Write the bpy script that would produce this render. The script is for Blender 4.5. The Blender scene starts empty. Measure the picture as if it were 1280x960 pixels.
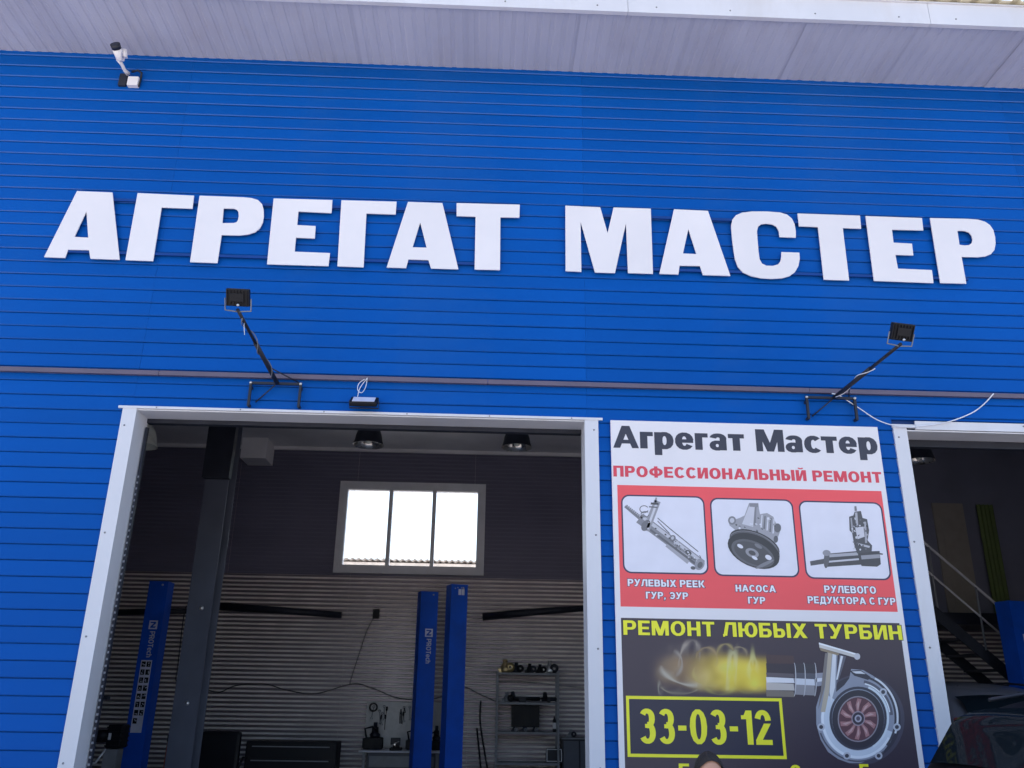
import bpy, bmesh, math, random
from mathutils import Vector, Matrix, geometry
random.seed(7)
S = bpy.context.scene
C = S.collection
rad = math.radians
PI = math.pi

# ------------------------------------------------------------------ camera
PITCH, ROLL, YAW = .3513, .0165, .0303
FPX = 1060.0
CAM = Vector((0, -7.4, 1.70))
_cy, _sy, _cp, _sp, _cr, _sr = math.cos(YAW), math.sin(YAW), math.cos(PITCH), math.sin(PITCH), math.cos(ROLL), math.sin(ROLL)
FW = Vector((_sy*_cp, _cy*_cp, _sp))
_rt = Vector((_cy, -_sy, 0))
_up = _rt.cross(FW)
RT = _rt*_cr + _up*_sr
UP = -_rt*_sr + _up*_cr
cd = bpy.data.cameras.new('camera')
cam = bpy.data.objects.new('camera', cd)
C.objects.link(cam)
M3 = Matrix((RT, UP, -FW)).transposed()
cam.matrix_world = Matrix.Translation(CAM) @ M3.to_4x4()
cd.sensor_width = 36
cd.lens = FPX/1280*36
cd.clip_start = .05
cd.clip_end = 2000
S.camera = cam

def ray(px, py):
    return FW*FPX + RT*(px-640) - UP*(py-480)
def P(px, py, Y=0.0):            # a point of the photograph on the vertical plane y = Y
    d = ray(px, py)
    return CAM + d*((Y-CAM.y)/d.y)
def PZ(px, py, Z):
    d = ray(px, py)
    return CAM + d*((Z-CAM.z)/d.z)

# ------------------------------------------------------------------ light
SUN_EL, SUN_AZ = rad(58), rad(-28)       # the sun stands behind the building, a little to the left
W = bpy.data.worlds.new("World")
S.world = W
W.use_nodes = True
nt = W.node_tree
bg = nt.nodes['Background']
sky = nt.nodes.new('ShaderNodeTexSky')
sky.sky_type = 'NISHITA'
sky.sun_disc = False
sky.sun_elevation = SUN_EL
sky.sun_rotation = SUN_AZ
sky.air_density = 1.0
sky.dust_density = 2.5
sky.ozone_density = .4
nt.links.new(sky.outputs[0], bg.inputs[0])
bg.inputs[1].default_value = 0.13
sl = bpy.data.lights.new('sun', 'SUN')
sl.energy = 3.6
sl.angle = rad(.53)
sl.color = (1, .94, .86)
so = bpy.data.objects.new('sun', sl)
sd = Vector((math.sin(SUN_AZ)*math.cos(SUN_EL), math.cos(SUN_AZ)*math.cos(SUN_EL), math.sin(SUN_EL)))
so.rotation_euler = sd.to_track_quat('Z', 'Y').to_euler()
so.location = (0, 0, 30)
C.objects.link(so)
S.view_settings.view_transform = 'Standard'
S.view_settings.look = 'None'
S.view_settings.gamma = 1
S.view_settings.exposure = 1.55
S.render.engine = 'CYCLES'
S.cycles.max_bounces = 10
S.cycles.diffuse_bounces = 5
S.cycles.use_denoising = True

# ------------------------------------------------------------------ materials
def mat(name, col, rough=.6, metal=0, nscale=6, nvar=.12, rvar=.1, bump=0, bscale=60, objvar=0, dirt=None, dscale=(1, 1, 1), coat=0, spec=.5):
    m = bpy.data.materials.new(name)
    m.use_nodes = True
    n = m.node_tree.nodes
    l = m.node_tree.links
    b = n['Principled BSDF']
    tc = n.new('ShaderNodeTexCoord')
    mp = n.new('ShaderNodeMapping')
    mp.inputs['Scale'].default_value = dscale
    l.new(tc.outputs['Object'], mp.inputs[0])
    no = n.new('ShaderNodeTexNoise')
    no.inputs['Scale'].default_value = nscale
    no.inputs['Detail'].default_value = 6
    l.new(mp.outputs[0], no.inputs['Vector'])
    mr = n.new('ShaderNodeMapRange')
    mr.inputs['From Min'].default_value = .3
    mr.inputs['From Max'].default_value = .7
    mr.inputs['To Min'].default_value = 1-nvar
    mr.inputs['To Max'].default_value = 1+nvar
    l.new(no.outputs['Fac'], mr.inputs['Value'])
    fac = mr.outputs[0]
    if objvar:
        oi = n.new('ShaderNodeObjectInfo')
        m2 = n.new('ShaderNodeMapRange')
        m2.inputs['To Min'].default_value = 1-objvar
        m2.inputs['To Max'].default_value = 1+objvar
        l.new(oi.outputs['Random'], m2.inputs['Value'])
        mu = n.new('ShaderNodeMath')
        mu.operation = 'MULTIPLY'
        l.new(fac, mu.inputs[0])
        l.new(m2.outputs[0], mu.inputs[1])
        fac = mu.outputs[0]
    vm = n.new('ShaderNodeVectorMath')
    vm.operation = 'SCALE'
    vm.inputs[0].default_value = col[:3]
    l.new(fac, vm.inputs['Scale'])
    out = vm.outputs[0]
    if dirt:
        n2 = n.new('ShaderNodeTexNoise')
        n2.inputs['Scale'].default_value = 1.3
        n2.inputs['Detail'].default_value = 8
        n2.inputs['Roughness'].default_value = .65
        l.new(mp.outputs[0], n2.inputs['Vector'])
        r2 = n.new('ShaderNodeMapRange')
        r2.inputs['From Min'].default_value = .52
        r2.inputs['From Max'].default_value = .8
        r2.inputs['To Max'].default_value = dirt[3]
        l.new(n2.outputs['Fac'], r2.inputs['Value'])
        mx = n.new('ShaderNodeMix')
        mx.data_type = 'RGBA'
        l.new(r2.outputs[0], mx.inputs['Factor'])
        l.new(out, mx.inputs['A'])
        mx.inputs['B'].default_value = (*dirt[:3], 1)
        out = mx.outputs['Result']
    l.new(out, b.inputs['Base Color'])
    rr = n.new('ShaderNodeMapRange')
    rr.inputs['From Min'].default_value = .3
    rr.inputs['From Max'].default_value = .7
    rr.inputs['To Min'].default_value = max(0, rough-rvar)
    rr.inputs['To Max'].default_value = min(1, rough+rvar)
    l.new(no.outputs['Fac'], rr.inputs['Value'])
    l.new(rr.outputs[0], b.inputs['Roughness'])
    b.inputs['Metallic'].default_value = metal
    b.inputs['Specular IOR Level'].default_value = spec
    b.inputs['Coat Weight'].default_value = coat
    if bump:
        n3 = n.new('ShaderNodeTexNoise')
        n3.inputs['Scale'].default_value = bscale
        n3.inputs['Detail'].default_value = 4
        l.new(mp.outputs[0], n3.inputs['Vector'])
        bp = n.new('ShaderNodeBump')
        bp.inputs['Strength'].default_value = bump
        bp.inputs['Distance'].default_value = .01
        l.new(n3.outputs['Fac'], bp.inputs['Height'])
        l.new(bp.outputs[0], b.inputs['Normal'])
    return m

M = {}
M['blue'] = mat('blue_siding', (.0010, .082, .375), .5, spec=.09, nscale=.8, nvar=.10, rvar=.08, bump=.22, bscale=2.6, objvar=.05, dirt=(.022, .105, .34, .45), dscale=(.45, 1, 1.0))
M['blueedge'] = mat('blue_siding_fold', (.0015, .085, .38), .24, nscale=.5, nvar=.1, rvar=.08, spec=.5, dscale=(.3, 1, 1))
M['bluepaint'] = mat('blue_steel_paint', (.0015, .045, .24), .45, nvar=.1, dirt=(.01, .03, .1, .4), spec=.3)
M['white'] = mat('white_acrylic', (.75, .73, .77), .5, nscale=1.5, nvar=.03, bump=.05, bscale=3, objvar=.02)
M['trim'] = mat('white_trim', (.64, .65, .71), .42, nscale=2, nvar=.05, bump=.15, bscale=5, dirt=(.45, .42, .40, .5), dscale=(1, 1, .35))
M['soffit'] = mat('soffit_sheet', (.46, .475, .575), .5, nscale=1.5, nvar=.06, objvar=.02, dirt=(.38, .35, .40, .6), dscale=(1, .5, 1))
M['core'] = mat('wall_core', (.004, .045, .20), .8)
M['conduit'] = mat('purple_grey_trunking', (.115, .095, .145), .5, nscale=3, nvar=.12)
M['dark'] = mat('dark_steel', (.018, .021, .034), .5, nvar=.2, spec=.35)
M['black'] = mat('black_plastic', (.007, .008, .013), .5, nvar=.2, spec=.25)
M['grey'] = mat('grey_steel', (.20, .21, .24), .45, nvar=.15, dirt=(.1, .09, .09, .5))
M['column'] = mat('grey_column_paint', (.07, .08, .115), .5, nscale=3, nvar=.12, bump=.1, dirt=(.05, .05, .06, .5))
M['zinc'] = mat('zinc_bright', (.6, .6, .62), .35, metal=.8, nvar=.1)
M['wire'] = mat('white_cable', (.75, .77, .85), .5)
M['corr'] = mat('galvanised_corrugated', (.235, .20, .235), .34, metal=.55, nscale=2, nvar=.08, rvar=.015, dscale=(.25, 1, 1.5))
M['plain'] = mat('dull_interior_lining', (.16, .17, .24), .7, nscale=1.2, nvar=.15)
M['shadewall'] = mat('upper_wall_shade', (.155, .15, .215), .40, nscale=1.2, nvar=.12, dscale=(.3, 1, 1))  # shade of the upper back wall, put into a darker colour
M['ceil'] = mat('ceiling_lining', (.86, .84, .86), .6, nscale=1.2, nvar=.1)
M['floor'] = mat('concrete_floor', (.42, .41, .41), .6, nscale=2, nvar=.2, bump=.2, dirt=(.14, .13, .12, .7))
M['asphalt'] = mat('yard_concrete', (.42, .39, .365), .85, nscale=1.5, nvar=.2, bump=.5, bscale=90, dirt=(.30, .28, .26, .7))
M['upvc'] = mat('window_frame_plastic', (.70, .70, .74), .4, nvar=.05)
M['liftblue'] = mat('lift_blue_paint', (.006, .085, .55), .55, nscale=3, nvar=.15, rvar=.08, dirt=(.004, .03, .20, .5), spec=.2)
M['pale'] = mat('pale_print', (.62, .62, .68), .6, nvar=.1)
M['sticker'] = mat('grey_sticker', (.60, .62, .78), .5, nscale=5, nvar=.12)
M['orange'] = mat('orange_paint', (.45, .08, .03), .5)
M['wood'] = mat('worn_pegboard', (.58, .56, .56), .6, nscale=12, nvar=.1, dirt=(.2, .18, .17, .6))
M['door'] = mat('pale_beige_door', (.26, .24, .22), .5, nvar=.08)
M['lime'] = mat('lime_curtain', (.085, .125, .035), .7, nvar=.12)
M['brass'] = mat('brassy_metal', (.55, .42, .22), .35, metal=.7)
M['red'] = mat('red_lamp_plastic', (.30, .015, .03), .3, coat=.3)
M['shed'] = mat('pale_shed_wall', (.88, .82, .80), .8, nscale=3, nvar=.15)
M['slate'] = mat('wavy_slate', (.60, .57, .55), .85, nscale=3, nvar=.2)
M['carblack'] = mat('black_car_paint', (.006, .007, .010), .6, nscale=2, nvar=.2, spec=.04)
M['cargrey'] = mat('grey_car_paint', (.16, .16, .19), .35, metal=.3, coat=.5)
M['rubber'] = mat('tyre_rubber', (.015, .015, .016), .8)
M['rim'] = mat('alloy_rim', (.5, .5, .52), .3, metal=1)
M['skin'] = mat('skin', (.50, .27, .18), .5, nvar=.05)
M['hair'] = mat('dark_hair', (.02, .014, .012), .55, nscale=90, nvar=.5, bump=.8, bscale=160, dscale=(3, 1, .5))
M['shirt'] = mat('dark_shirt', (.03, .035, .06), .85, nvar=.15)
M['jeans'] = mat('blue_jeans', (.05, .07, .13), .85, nvar=.2)
M['aluminium'] = mat('lamp_reflector', (.55, .53, .52), .25, metal=.9, nscale=8, nvar=.2)
M['cream'] = mat('cream_roof_sheet', (.72, .66, .50), .5, nscale=2, nvar=.05)

def glass(name, tint=(1, 1, 1), alpha=.12, rough=.02):
    m = bpy.data.materials.new(name)
    m.use_nodes = True
    n = m.node_tree.nodes
    l = m.node_tree.links
    n.remove(n['Principled BSDF'])
    t = n.new('ShaderNodeBsdfTransparent')
    t.inputs[0].default_value = (*tint, 1)
    g = n.new('ShaderNodeBsdfGlossy')
    g.inputs['Roughness'].default_value = rough
    f = n.new('ShaderNodeFresnel')
    f.inputs[0].default_value = 1.45
    ns = n.new('ShaderNodeTexNoise')
    ns.inputs['Scale'].default_value = 3
    mr = n.new('ShaderNodeMapRange')
    mr.inputs['To Min'].default_value = alpha*.6
    mr.inputs['To Max'].default_value = alpha*1.4
    l.new(ns.outputs['Fac'], mr.inputs[0])
    ad = n.new('ShaderNodeMath')
    ad.operation = 'ADD'
    l.new(f.outputs[0], ad.inputs[0])
    l.new(mr.outputs[0], ad.inputs[1])
    mx = n.new('ShaderNodeMixShader')
    l.new(ad.outputs[0], mx.inputs[0])
    l.new(t.outputs[0], mx.inputs[1])
    l.new(g.outputs[0], mx.inputs[2])
    l.new(mx.outputs[0], n['Material Output'].inputs[0])
    return m
M['glass'] = glass('window_glass', (.95, .97, .97), .02)
M['carglass'] = glass('tinted_car_glass', (.12, .15, .16), .02)
M['teal'] = mat('teal_sun_strip', (.10, .45, .48), .3)
M['frost'] = mat('pale_lamp_glass', (.75, .78, .72), .3, nvar=.05)

# print: flat ink colours stored per vertex
pm = bpy.data.materials.new('poster_ink')
pm.use_nodes = True
_n = pm.node_tree.nodes
_a = _n.new('ShaderNodeVertexColor')
_a.layer_name = 'Col'
_no = _n.new('ShaderNodeTexNoise')
_no.inputs['Scale'].default_value = 4
_mr = _n.new('ShaderNodeMapRange')
_mr.inputs['To Min'].default_value = .93
_mr.inputs['To Max'].default_value = 1.07
_vm = _n.new('ShaderNodeVectorMath')
_vm.operation = 'SCALE'
pm.node_tree.links.new(_no.outputs['Fac'], _mr.inputs[0])
pm.node_tree.links.new(_a.outputs[0], _vm.inputs[0])
pm.node_tree.links.new(_mr.outputs[0], _vm.inputs['Scale'])
pm.node_tree.links.new(_vm.outputs[0], _n['Principled BSDF'].inputs['Base Color'])
_n['Principled BSDF'].inputs['Roughness'].default_value = .42
M['ink'] = pm

# ------------------------------------------------------------------ mesh helpers
def obj(name, me, parent=None, kind=None, label=None):
    o = bpy.data.objects.new(name, me)
    C.objects.link(o)
    if parent:
        o.parent = parent
    if kind:
        o['kind'] = kind
    if label:
        o['label'] = label
    return o

def wpos(o):
    v = Vector((0, 0, 0))
    while o:
        v += o.location
        o = o.parent
    return v

class MB:
    def __init__(s):
        s.v = []
        s.f = []
        s.m = []
        s.mats = []
        s.smooth = []
        s.cm = 0
        s.cs = False
    def use(s, material):
        if material not in s.mats:
            s.mats.append(material)
        s.cm = s.mats.index(material)
        return s
    def face(s, idx):
        s.f.append(idx)
        s.m.append(s.cm)
        s.smooth.append(s.cs)
    def add(s, vs, fs, mtx=None):
        b = len(s.v)
        s.v += [tuple(mtx @ Vector(v)) if mtx else tuple(v) for v in vs]
        for f in fs:
            s.face([b+i for i in f])
        return s
    def box(s, x0, y0, z0, x1, y1, z1, mtx=None, bev=0):
        if bev:
            bm = bmesh.new()
            bmesh.ops.create_cube(bm, size=1)
            for v in bm.verts:
                v.co = Vector(((x0+x1)/2+v.co.x*(x1-x0), (y0+y1)/2+v.co.y*(y1-y0), (z0+z1)/2+v.co.z*(z1-z0)))
            bmesh.ops.bevel(bm, geom=bm.edges[:], offset=bev, segments=2, affect='EDGES', profile=.6)
            bm.verts.index_update()
            s.add([v.co.copy() for v in bm.verts], [[v.index for v in f.verts] for f in bm.faces], mtx)
            bm.free()
            return s
        vs = [(x0, y0, z0), (x1, y0, z0), (x1, y1, z0), (x0, y1, z0), (x0, y0, z1), (x1, y0, z1), (x1, y1, z1), (x0, y1, z1)]
        return s.add(vs, [(0, 3, 2, 1), (4, 5, 6, 7), (0, 1, 5, 4), (1, 2, 6, 5), (2, 3, 7, 6), (3, 0, 4, 7)], mtx)
    def tube(s, pts, r, n=8, cap=True, smooth=True):
        pts = [Vector(p) for p in pts]
        rs = r if isinstance(r, (list, tuple)) else [r]*len(pts)
        b = len(s.v)
        prev = None
        for i, p in enumerate(pts):
            d = (pts[min(i+1, len(pts)-1)]-pts[max(i-1, 0)]).normalized()
            if prev is None:
                a = d.orthogonal().normalized()
            else:
                a = (prev-d*prev.dot(d))
                a = a.normalized() if a.length > 1e-6 else d.orthogonal().normalized()
            prev = a
            c = d.cross(a)
            for k in range(n):
                t = 2*PI*k/n
                s.v.append(tuple(p+(a*math.cos(t)+c*math.sin(t))*rs[i]))
        o = s.cs
        s.cs = smooth
        for i in range(len(pts)-1):
            for k in range(n):
                s.face([b+i*n+k, b+i*n+(k+1) % n, b+(i+1)*n+(k+1) % n, b+(i+1)*n+k])
        s.cs = o
        if cap:
            s.face([b+k for k in range(n)][::-1])
            s.face([b+(len(pts)-1)*n+k for k in range(n)])
        return s
    def lathe(s, prof, c, n=20, mtx=None, smooth=True):
        vs = []
        for (r, z) in prof:
            for k in range(n):
                t = 2*PI*k/n
                vs.append((c[0]+r*math.cos(t), c[1]+r*math.sin(t), c[2]+z))
        fs = []
        for i in range(len(prof)-1):
            for k in range(n):
                fs.append((i*n+k, i*n+(k+1) % n, (i+1)*n+(k+1) % n, (i+1)*n+k))
        o = s.cs
        s.cs = smooth
        s.add(vs, fs, mtx)
        s.cs = o
        return s
    def prism(s, outer, y0, y1, holes=()):           # outline in (x,z), extruded along y; front at y0
        loops = [outer]+list(holes)
        flat = [p for lp in loops for p in lp]
        tris = geometry.tessellate_polygon([[Vector((p[0], p[1], 0)) for p in lp] for lp in loops])
        n = len(flat)
        vs = [(p[0], y0, p[1]) for p in flat]+[(p[0], y1, p[1]) for p in flat]
        fs = []
        for t in tris:
            a, b, c = t
            ar = (flat[b][0]-flat[a][0])*(flat[c][1]-flat[a][1])-(flat[b][1]-flat[a][1])*(flat[c][0]-flat[a][0])
            if ar < 0:
                a, c = c, a
            fs.append((a, b, c))
            fs.append((a+n, c+n, b+n))
        i0 = 0
        for lp in loops:
            k = len(lp)
            for i in range(k):
                j = (i+1) % k
                fs.append((i0+i, i0+i+n, i0+j+n, i0+j))
            i0 += k
        return s.add(vs, fs)
    def mesh(s, name, off=Vector((0, 0, 0)), material=None):
        me = bpy.data.meshes.new(name)
        me.from_pydata([tuple(Vector(v)-off) for v in s.v], [], s.f)
        mats = s.mats or [material]
        for mm in mats:
            me.materials.append(mm if not isinstance(mm, str) else M[mm])
        for p, mi, sm in zip(me.polygons, s.m, s.smooth):
            p.material_index = mi
            p.use_smooth = sm
        me.update()
        return me
    def build(s, name, material=None, parent=None, kind=None, label=None, fix=True):
        off = wpos(parent) if parent else Vector((0, 0, 0))
        me = s.mesh(name, off, material)
        if fix:
            bm = bmesh.new()
            bm.from_mesh(me)
            bmesh.ops.recalc_face_normals(bm, faces=bm.faces[:])
            bm.to_mesh(me)
            bm.free()
        return obj(name, me, parent, kind, label)

def thing(name, label, cat, loc=(0, 0, 0), group=None):
    o = bpy.data.objects.new(name, None)
    o.empty_display_size = .2
    o.location = loc
    o['label'] = label
    o['category'] = cat
    if group:
        o['group'] = group
    C.objects.link(o)
    return o
def tag(o, label, cat, group=None):
    o['label'] = label
    o['category'] = cat
    if group:
        o['group'] = group
    return o
def struct(o):
    o['kind'] = 'structure'
    return o

# ------------------------------------------------------------------ setting: ground
_g = MB()
N = 24
xs = [-400, -120, -40]+[-30+60*i/N for i in range(N+1)]+[40, 120, 400]
ysg = [-400, -120, -40]+[-30+60*i/N for i in range(N+1)]+[60, 150, 400]
for y in ysg:
    for x in xs:
        _g.v.append((x, y, 0 if abs(x) < 25 and y > -3 else .02*math.sin(x*.9)*math.sin(y*1.3)-.02))
nx = len(xs)
for j in range(len(ysg)-1):
    for i in range(nx-1):
        _g.face([j*nx+i, j*nx+i+1, (j+1)*nx+i+1, (j+1)*nx+i])
struct(_g.build('ground', 'asphalt'))

# ------------------------------------------------------------------ key sizes from the photograph
def rowz(k):                                         # height of the k-th groove of the siding
    y = (162.8+12.98*k)/(1-.005383*k)
    return P(0, y).z
zk0, zk40 = rowz(-6), rowz(40)
PITCHZ = (zk0-zk40)/46
def zrow(k):
    return zk0-(k+6)*PITCHZ
ZS = (P(0, 65.5).z+P(1280, 110).z)/2                                           # soffit height
XL, XR = -9.4, 12.0
YB = 9.0
D1L, D1R, D1T = P(150, 515).x+.035, P(747, 523).x, P(400, 517.5).z
D2L, D2T = P(1114, 534).x, P(1200, 529).z-.01
D2R = D2L+(D1R-D1L)
JW = .125                                            # front width of the jamb trim
RD = .25                                             # depth of the reveals

bld = thing('garage_building', 'bright blue sided workshop with white framed gateways and wide grey soffit', 'building', (0, 0, 0))

# wall core behind the siding (with the two gateways)
m = MB()
Z1 = ZS
def wallbox(x0, x1, z0, z1, y0=0.012, y1=.2):
    m.box(x0, y0, z0, x1, y1, z1)
wallbox(XL, D1L+.02, 0, Z1)
wallbox(D1R-.02, D2L+.02, 0, Z1)
wallbox(D2R-.02, XR, 0, Z1)
wallbox(D1L+.02, D1R-.02, D1T-.0015, Z1)
wallbox(D2L+.02, D2R-.02, D2T-.03, Z1)
m.build('wall', 'core', bld)

# siding boards ------------------------------------------------
p_ = PITCHZ
prof = [(.010, .0), (-.004, .0), (-.0160, .0005), (-.0222, .0074), (-.0225, .0092), (-.0224, .012), (-.0175, p_*.5), (-.0118, p_-.0075), (-.0105, p_-.0045), (-.004, p_-.0035), (.010, p_-.0035)]
_bcache = {}
def board(x0, x1, k, clip=None, lo=None):
    z = zrow(k)
    L = round(x1-x0, 3)
    key = (L, clip, lo)
    if key not in _bcache:
        b = MB()
        n = len(prof)
        pr = [(y, max(lo or -1, min(zz, clip) if clip else zz)) for y, zz in prof]
        b.add([(0, y, zz) for y, zz in pr]+[(L, y, zz) for y, zz in pr], [(i, i+1, i+1+n, i+n) for i in range(n-1)]+[tuple(range(n))[::-1], tuple(range(n, 2*n))])
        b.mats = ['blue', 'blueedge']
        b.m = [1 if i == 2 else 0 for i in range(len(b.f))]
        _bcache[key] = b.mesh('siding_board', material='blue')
    o = obj('siding_board', _bcache[key], bld)
    o.location = (x0, random.uniform(-.0012, .0012), z)
    o.rotation_euler = (0, random.uniform(-.00012, .00012), 0)
J = [XL, P(195, 350).x, P(727, 120).x, P(1180, 300).x+.9, XR]
k = 43
rows = []
kk = -8
while zrow(kk) > -.02:
    kk += 1
for k in range(-7, kk):
    z0 = zrow(k)
    if z0+p_ < .05:
        break
    z1 = z0+p_
    cuts = []
    if z0 < D1T-.01:
        cuts.append((D1L, D1R))
    if z0 < D2T-.01:
        cuts.append((D2L, D2R))
    segs = []
    for a, b in zip(J[:-1], J[1:]):
        parts = [(a, b)]
        for c0, c1 in cuts:
            np_ = []
            for (u, v) in parts:
                if c0 >= v or c1 <= u:
                    np_.append((u, v))
                else:
                    if c0 > u+.02:
                        np_.append((u, c0))
                    if c1 < v-.02:
                        np_.append((c1, v))
            parts = np_
        segs += parts
    clip = (ZS-z0-.004) if z1 > ZS-.004 else None
    for c0, c1, dt in ((D1L, D1R, D1T), (D2L, D2R, D2T)):
        if z0 < dt-.01 and z1 > dt+.004:
            for a, b in zip(J[:-1], J[1:]):
                u, v = max(a, c0), min(b, c1)
                if v-u > .02:
                    board(u+.0004, v-.0004, k, clip, dt+.022-z0)
    for (u, v) in segs:
        # merge small remnants at a joint with nothing: leave a 3 mm gap
        board(u+.0005, v-.0005, k, clip)

# soffit sheets -------------------------------------------------
Y_E = (PZ(960, 19, ZS).y+PZ(640, 8, ZS).y)/2
def soffit_sheet(x0, x1, joint):
    b = MB()
    pitch = .125
    n = int(round((x1-x0)/pitch))
    pts = []
    for i in range(n):
        u = x0+i*(x1-x0)/n
        w = (x1-x0)/n
        pts += [(u, 0), (u+w*.52, 0), (u+w*.62, .007), (u+w*.90, .007)]
    pts.append((x1, 0))
    vs = [(x, Y_E+.02, ZS-.006+z-(.002 if joint else 0)) for x, z in pts]+[(x, .06, ZS-.006+z-(.002 if joint else 0)) for x, z in pts]
    q = len(pts)
    b.add(vs, [(i, i+q, i+1+q, i+1) for i in range(q-1)])
    b.build('soffit_sheet', 'soffit', bld, fix=False)
sx = XL-.6
jx = [P(318/4+640-2, 60).x]
x = P(715, 55).x-1.125*10
i = 0
while x < XR+.4:
    soffit_sheet(x, x+1.137, i % 2 == 0)
    x += 1.125
    i += 1
XRL = XL-.6
XRR = x
# fascia: sections with screws
FZ = .235
xf = P(450, 0).x-6.2
i = 0
while xf < XRR:
    b = MB()
    b.box(xf, Y_E-.012, ZS-.030, xf+2.996, Y_E+.0, ZS+FZ)
    b.box(xf, Y_E+.0, ZS-.030, xf+2.996, Y_E+.035, ZS-.022)
    b.box(xf, Y_E-.030, ZS+FZ-.012, xf+2.996, Y_E-.012, ZS+FZ)
    f = b.build('fascia', 'trim', bld)
    for j in range(4):
        b = MB()
        u = xf+.25+j*.8+random.uniform(-.06, .06)
        b.lathe([(0, -.004), (.008, -.003), (.009, .0)], (0, 0, 0), 8, Matrix.Translation((u, Y_E-.0125, ZS+.035+random.uniform(-.008, .008))) @ Matrix.Rotation(-PI/2, 4, 'X'))
        b.build('screw', 'grey', f)
    xf += 3.0
# roof: trapezoidal sheets lying on the fascia
def roof_sheet(x0, n, w=.2):
    b = MB()
    pts = []
    for i in range(n):
        u = x0+i*w
        pts += [(u, 0), (u+.10, 0), (u+.115, .028), (u+.185, .028)]
    pts.append((x0+n*w, 0))
    q = len(pts)
    ya, yb, za, zb = Y_E-.07, YB+.6, ZS+FZ+.012, ZS+FZ+1.1
    vs = [(x, ya, za+z) for x, z in pts]+[(x, yb, zb+z) for x, z in pts]
    vs += [(x, ya, za+z-.004) for x, z in pts]+[(x, yb, zb+z-.004) for x, z in pts]
    fs = [(i, i+1, i+1+q, i+q) for i in range(q-1)]+[(i+2*q, i+3*q, i+1+3*q, i+1+2*q) for i in range(q-1)]+[(i, i+2*q, i+1+2*q, i+1) for i in range(q-1)]
    b.add(vs, fs)
    b.build('roof_sheet', 'cream', bld, fix=False)
xr_ = XRL
while xr_ < XRR-.5:
    roof_sheet(xr_, 6)
    xr_ += 1.2
m = MB()
m.box(XL, .25, 6.7, XR, YB-.02, 6.9)     # upper floor slab/ceiling void
m.build('ceiling_slab', 'core', bld)

# interior shell ------------------------------------------------
ZC = P(461, 561, YB).z
m = MB()
m.box(XL, .2, ZC, XR, YB, ZC+.15)
m.build('ceiling', 'ceil', bld)
# front wall inner lining strip, side walls
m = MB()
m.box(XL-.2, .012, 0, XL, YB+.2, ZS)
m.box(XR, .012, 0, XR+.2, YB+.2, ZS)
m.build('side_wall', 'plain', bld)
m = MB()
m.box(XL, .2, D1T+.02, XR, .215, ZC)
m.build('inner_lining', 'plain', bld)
# back wall with window hole
wx0, wz1 = P(425, 602, YB).x-.0, P(425, 602, YB).z
wx1, wz0 = P(604.5, 720, YB).x, P(604.5, 720, YB).z
wx0 = (P(425, 602, YB).x+P(418, 719, YB).x)/2
hx0, hx1, hz0, hz1 = wx0+.10, wx1-.10, wz0+.10, wz1-.10
m = MB()
m.box(XL, YB+.03, 0, hx0, YB+.2, ZS+FZ)
m.box(hx1, YB+.03, 0, XR, YB+.2, ZS+FZ)
m.box(hx0, YB+.03, 0, hx1, YB+.2, hz0)
m.box(hx0, YB+.03, hz1, hx1, YB+.2, ZS+FZ)
m.build('back_wall', 'shed', bld)
def corrug(x0, x1, z0, z1, dep=.045):
    b = MB()
    b.cs = False
    p = .078
    n = int((z1-z0)/p)+1
    pts = []
    for i in range(n):
        for (f, d) in ((0, 0), (.38, .0), (.50, dep), (.86, dep)):
            z = z0+(i+f)*p
            if z < z1:
                pts.append((d, z))
    pts.append((0, z1))
    q = len(pts)
    b.add([(x0, YB-.005+d, z) for d, z in pts]+[(x1, YB-.005+d, z) for d, z in pts], [(i, i+q, i+1+q, i+1) for i in range(q-1)])
    return b
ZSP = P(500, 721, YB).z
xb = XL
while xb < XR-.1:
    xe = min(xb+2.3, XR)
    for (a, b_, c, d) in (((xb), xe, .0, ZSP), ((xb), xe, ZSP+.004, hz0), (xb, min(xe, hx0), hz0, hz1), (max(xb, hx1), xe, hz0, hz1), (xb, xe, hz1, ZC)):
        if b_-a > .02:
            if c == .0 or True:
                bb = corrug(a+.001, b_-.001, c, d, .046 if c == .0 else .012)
                o = bb.build('corrugated_wall_sheet', 'corr' if c == .0 else 'shadewall', bld, fix=False)  # sheets above the split get the colour with shade painted in
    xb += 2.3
# floor
m = MB()
m.box(XL, -.05, -.2, XR, YB+.1, .006)
struct(m.build('garage_floor', 'floor'))

# gateway trims ---------------------------------------------------
def screw_at(parent, x, y, z, r=.008):
    b = MB()
    b.lathe([(0, -.004), (r, -.003), (r*1.1, .0)], (0, 0, 0), 8, Matrix.Translation((x, y, z)) @ Matrix.Rotation(-PI/2, 4, 'X'))
    b.build('screw', 'grey', parent)
YF = -.036
def jamb(xo, xi, top, side):
    b = MB()
    b.box(xo, YF, .0, xi, YF+.012, top)                       # front face
    s = 1 if xi > xo else -1
    b.box(xo, YF+.012, .0, xo+.008*s, .012, top)
    b.box(xi-.012*s, YF+.012, .0, xi, RD, top)                 # reveal
    o = b.build('jamb_trim', 'trim', bld)
    for z in (top-.12, top-1.1, top-2.0, top-2.9):
        screw_at(o, xo+s*.04, YF-.0005, z+random.uniform(-.05, .05))
    return o
jamb(D1L, D1L+JW, D1T, 1)
jamb(D1R, D1R-JW, D1T, -1)
b = MB()
b.box(D1L-.04, YF-.006, D1T-.002, D1R+.04, YF+.016, D1T+.020)
b.box(D1L+JW-.01, YF+.017, D1T-.014, D1R-JW+.01, RD, D1T-.003)
lin = b.build('lintel_trim', 'trim', bld)
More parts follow.
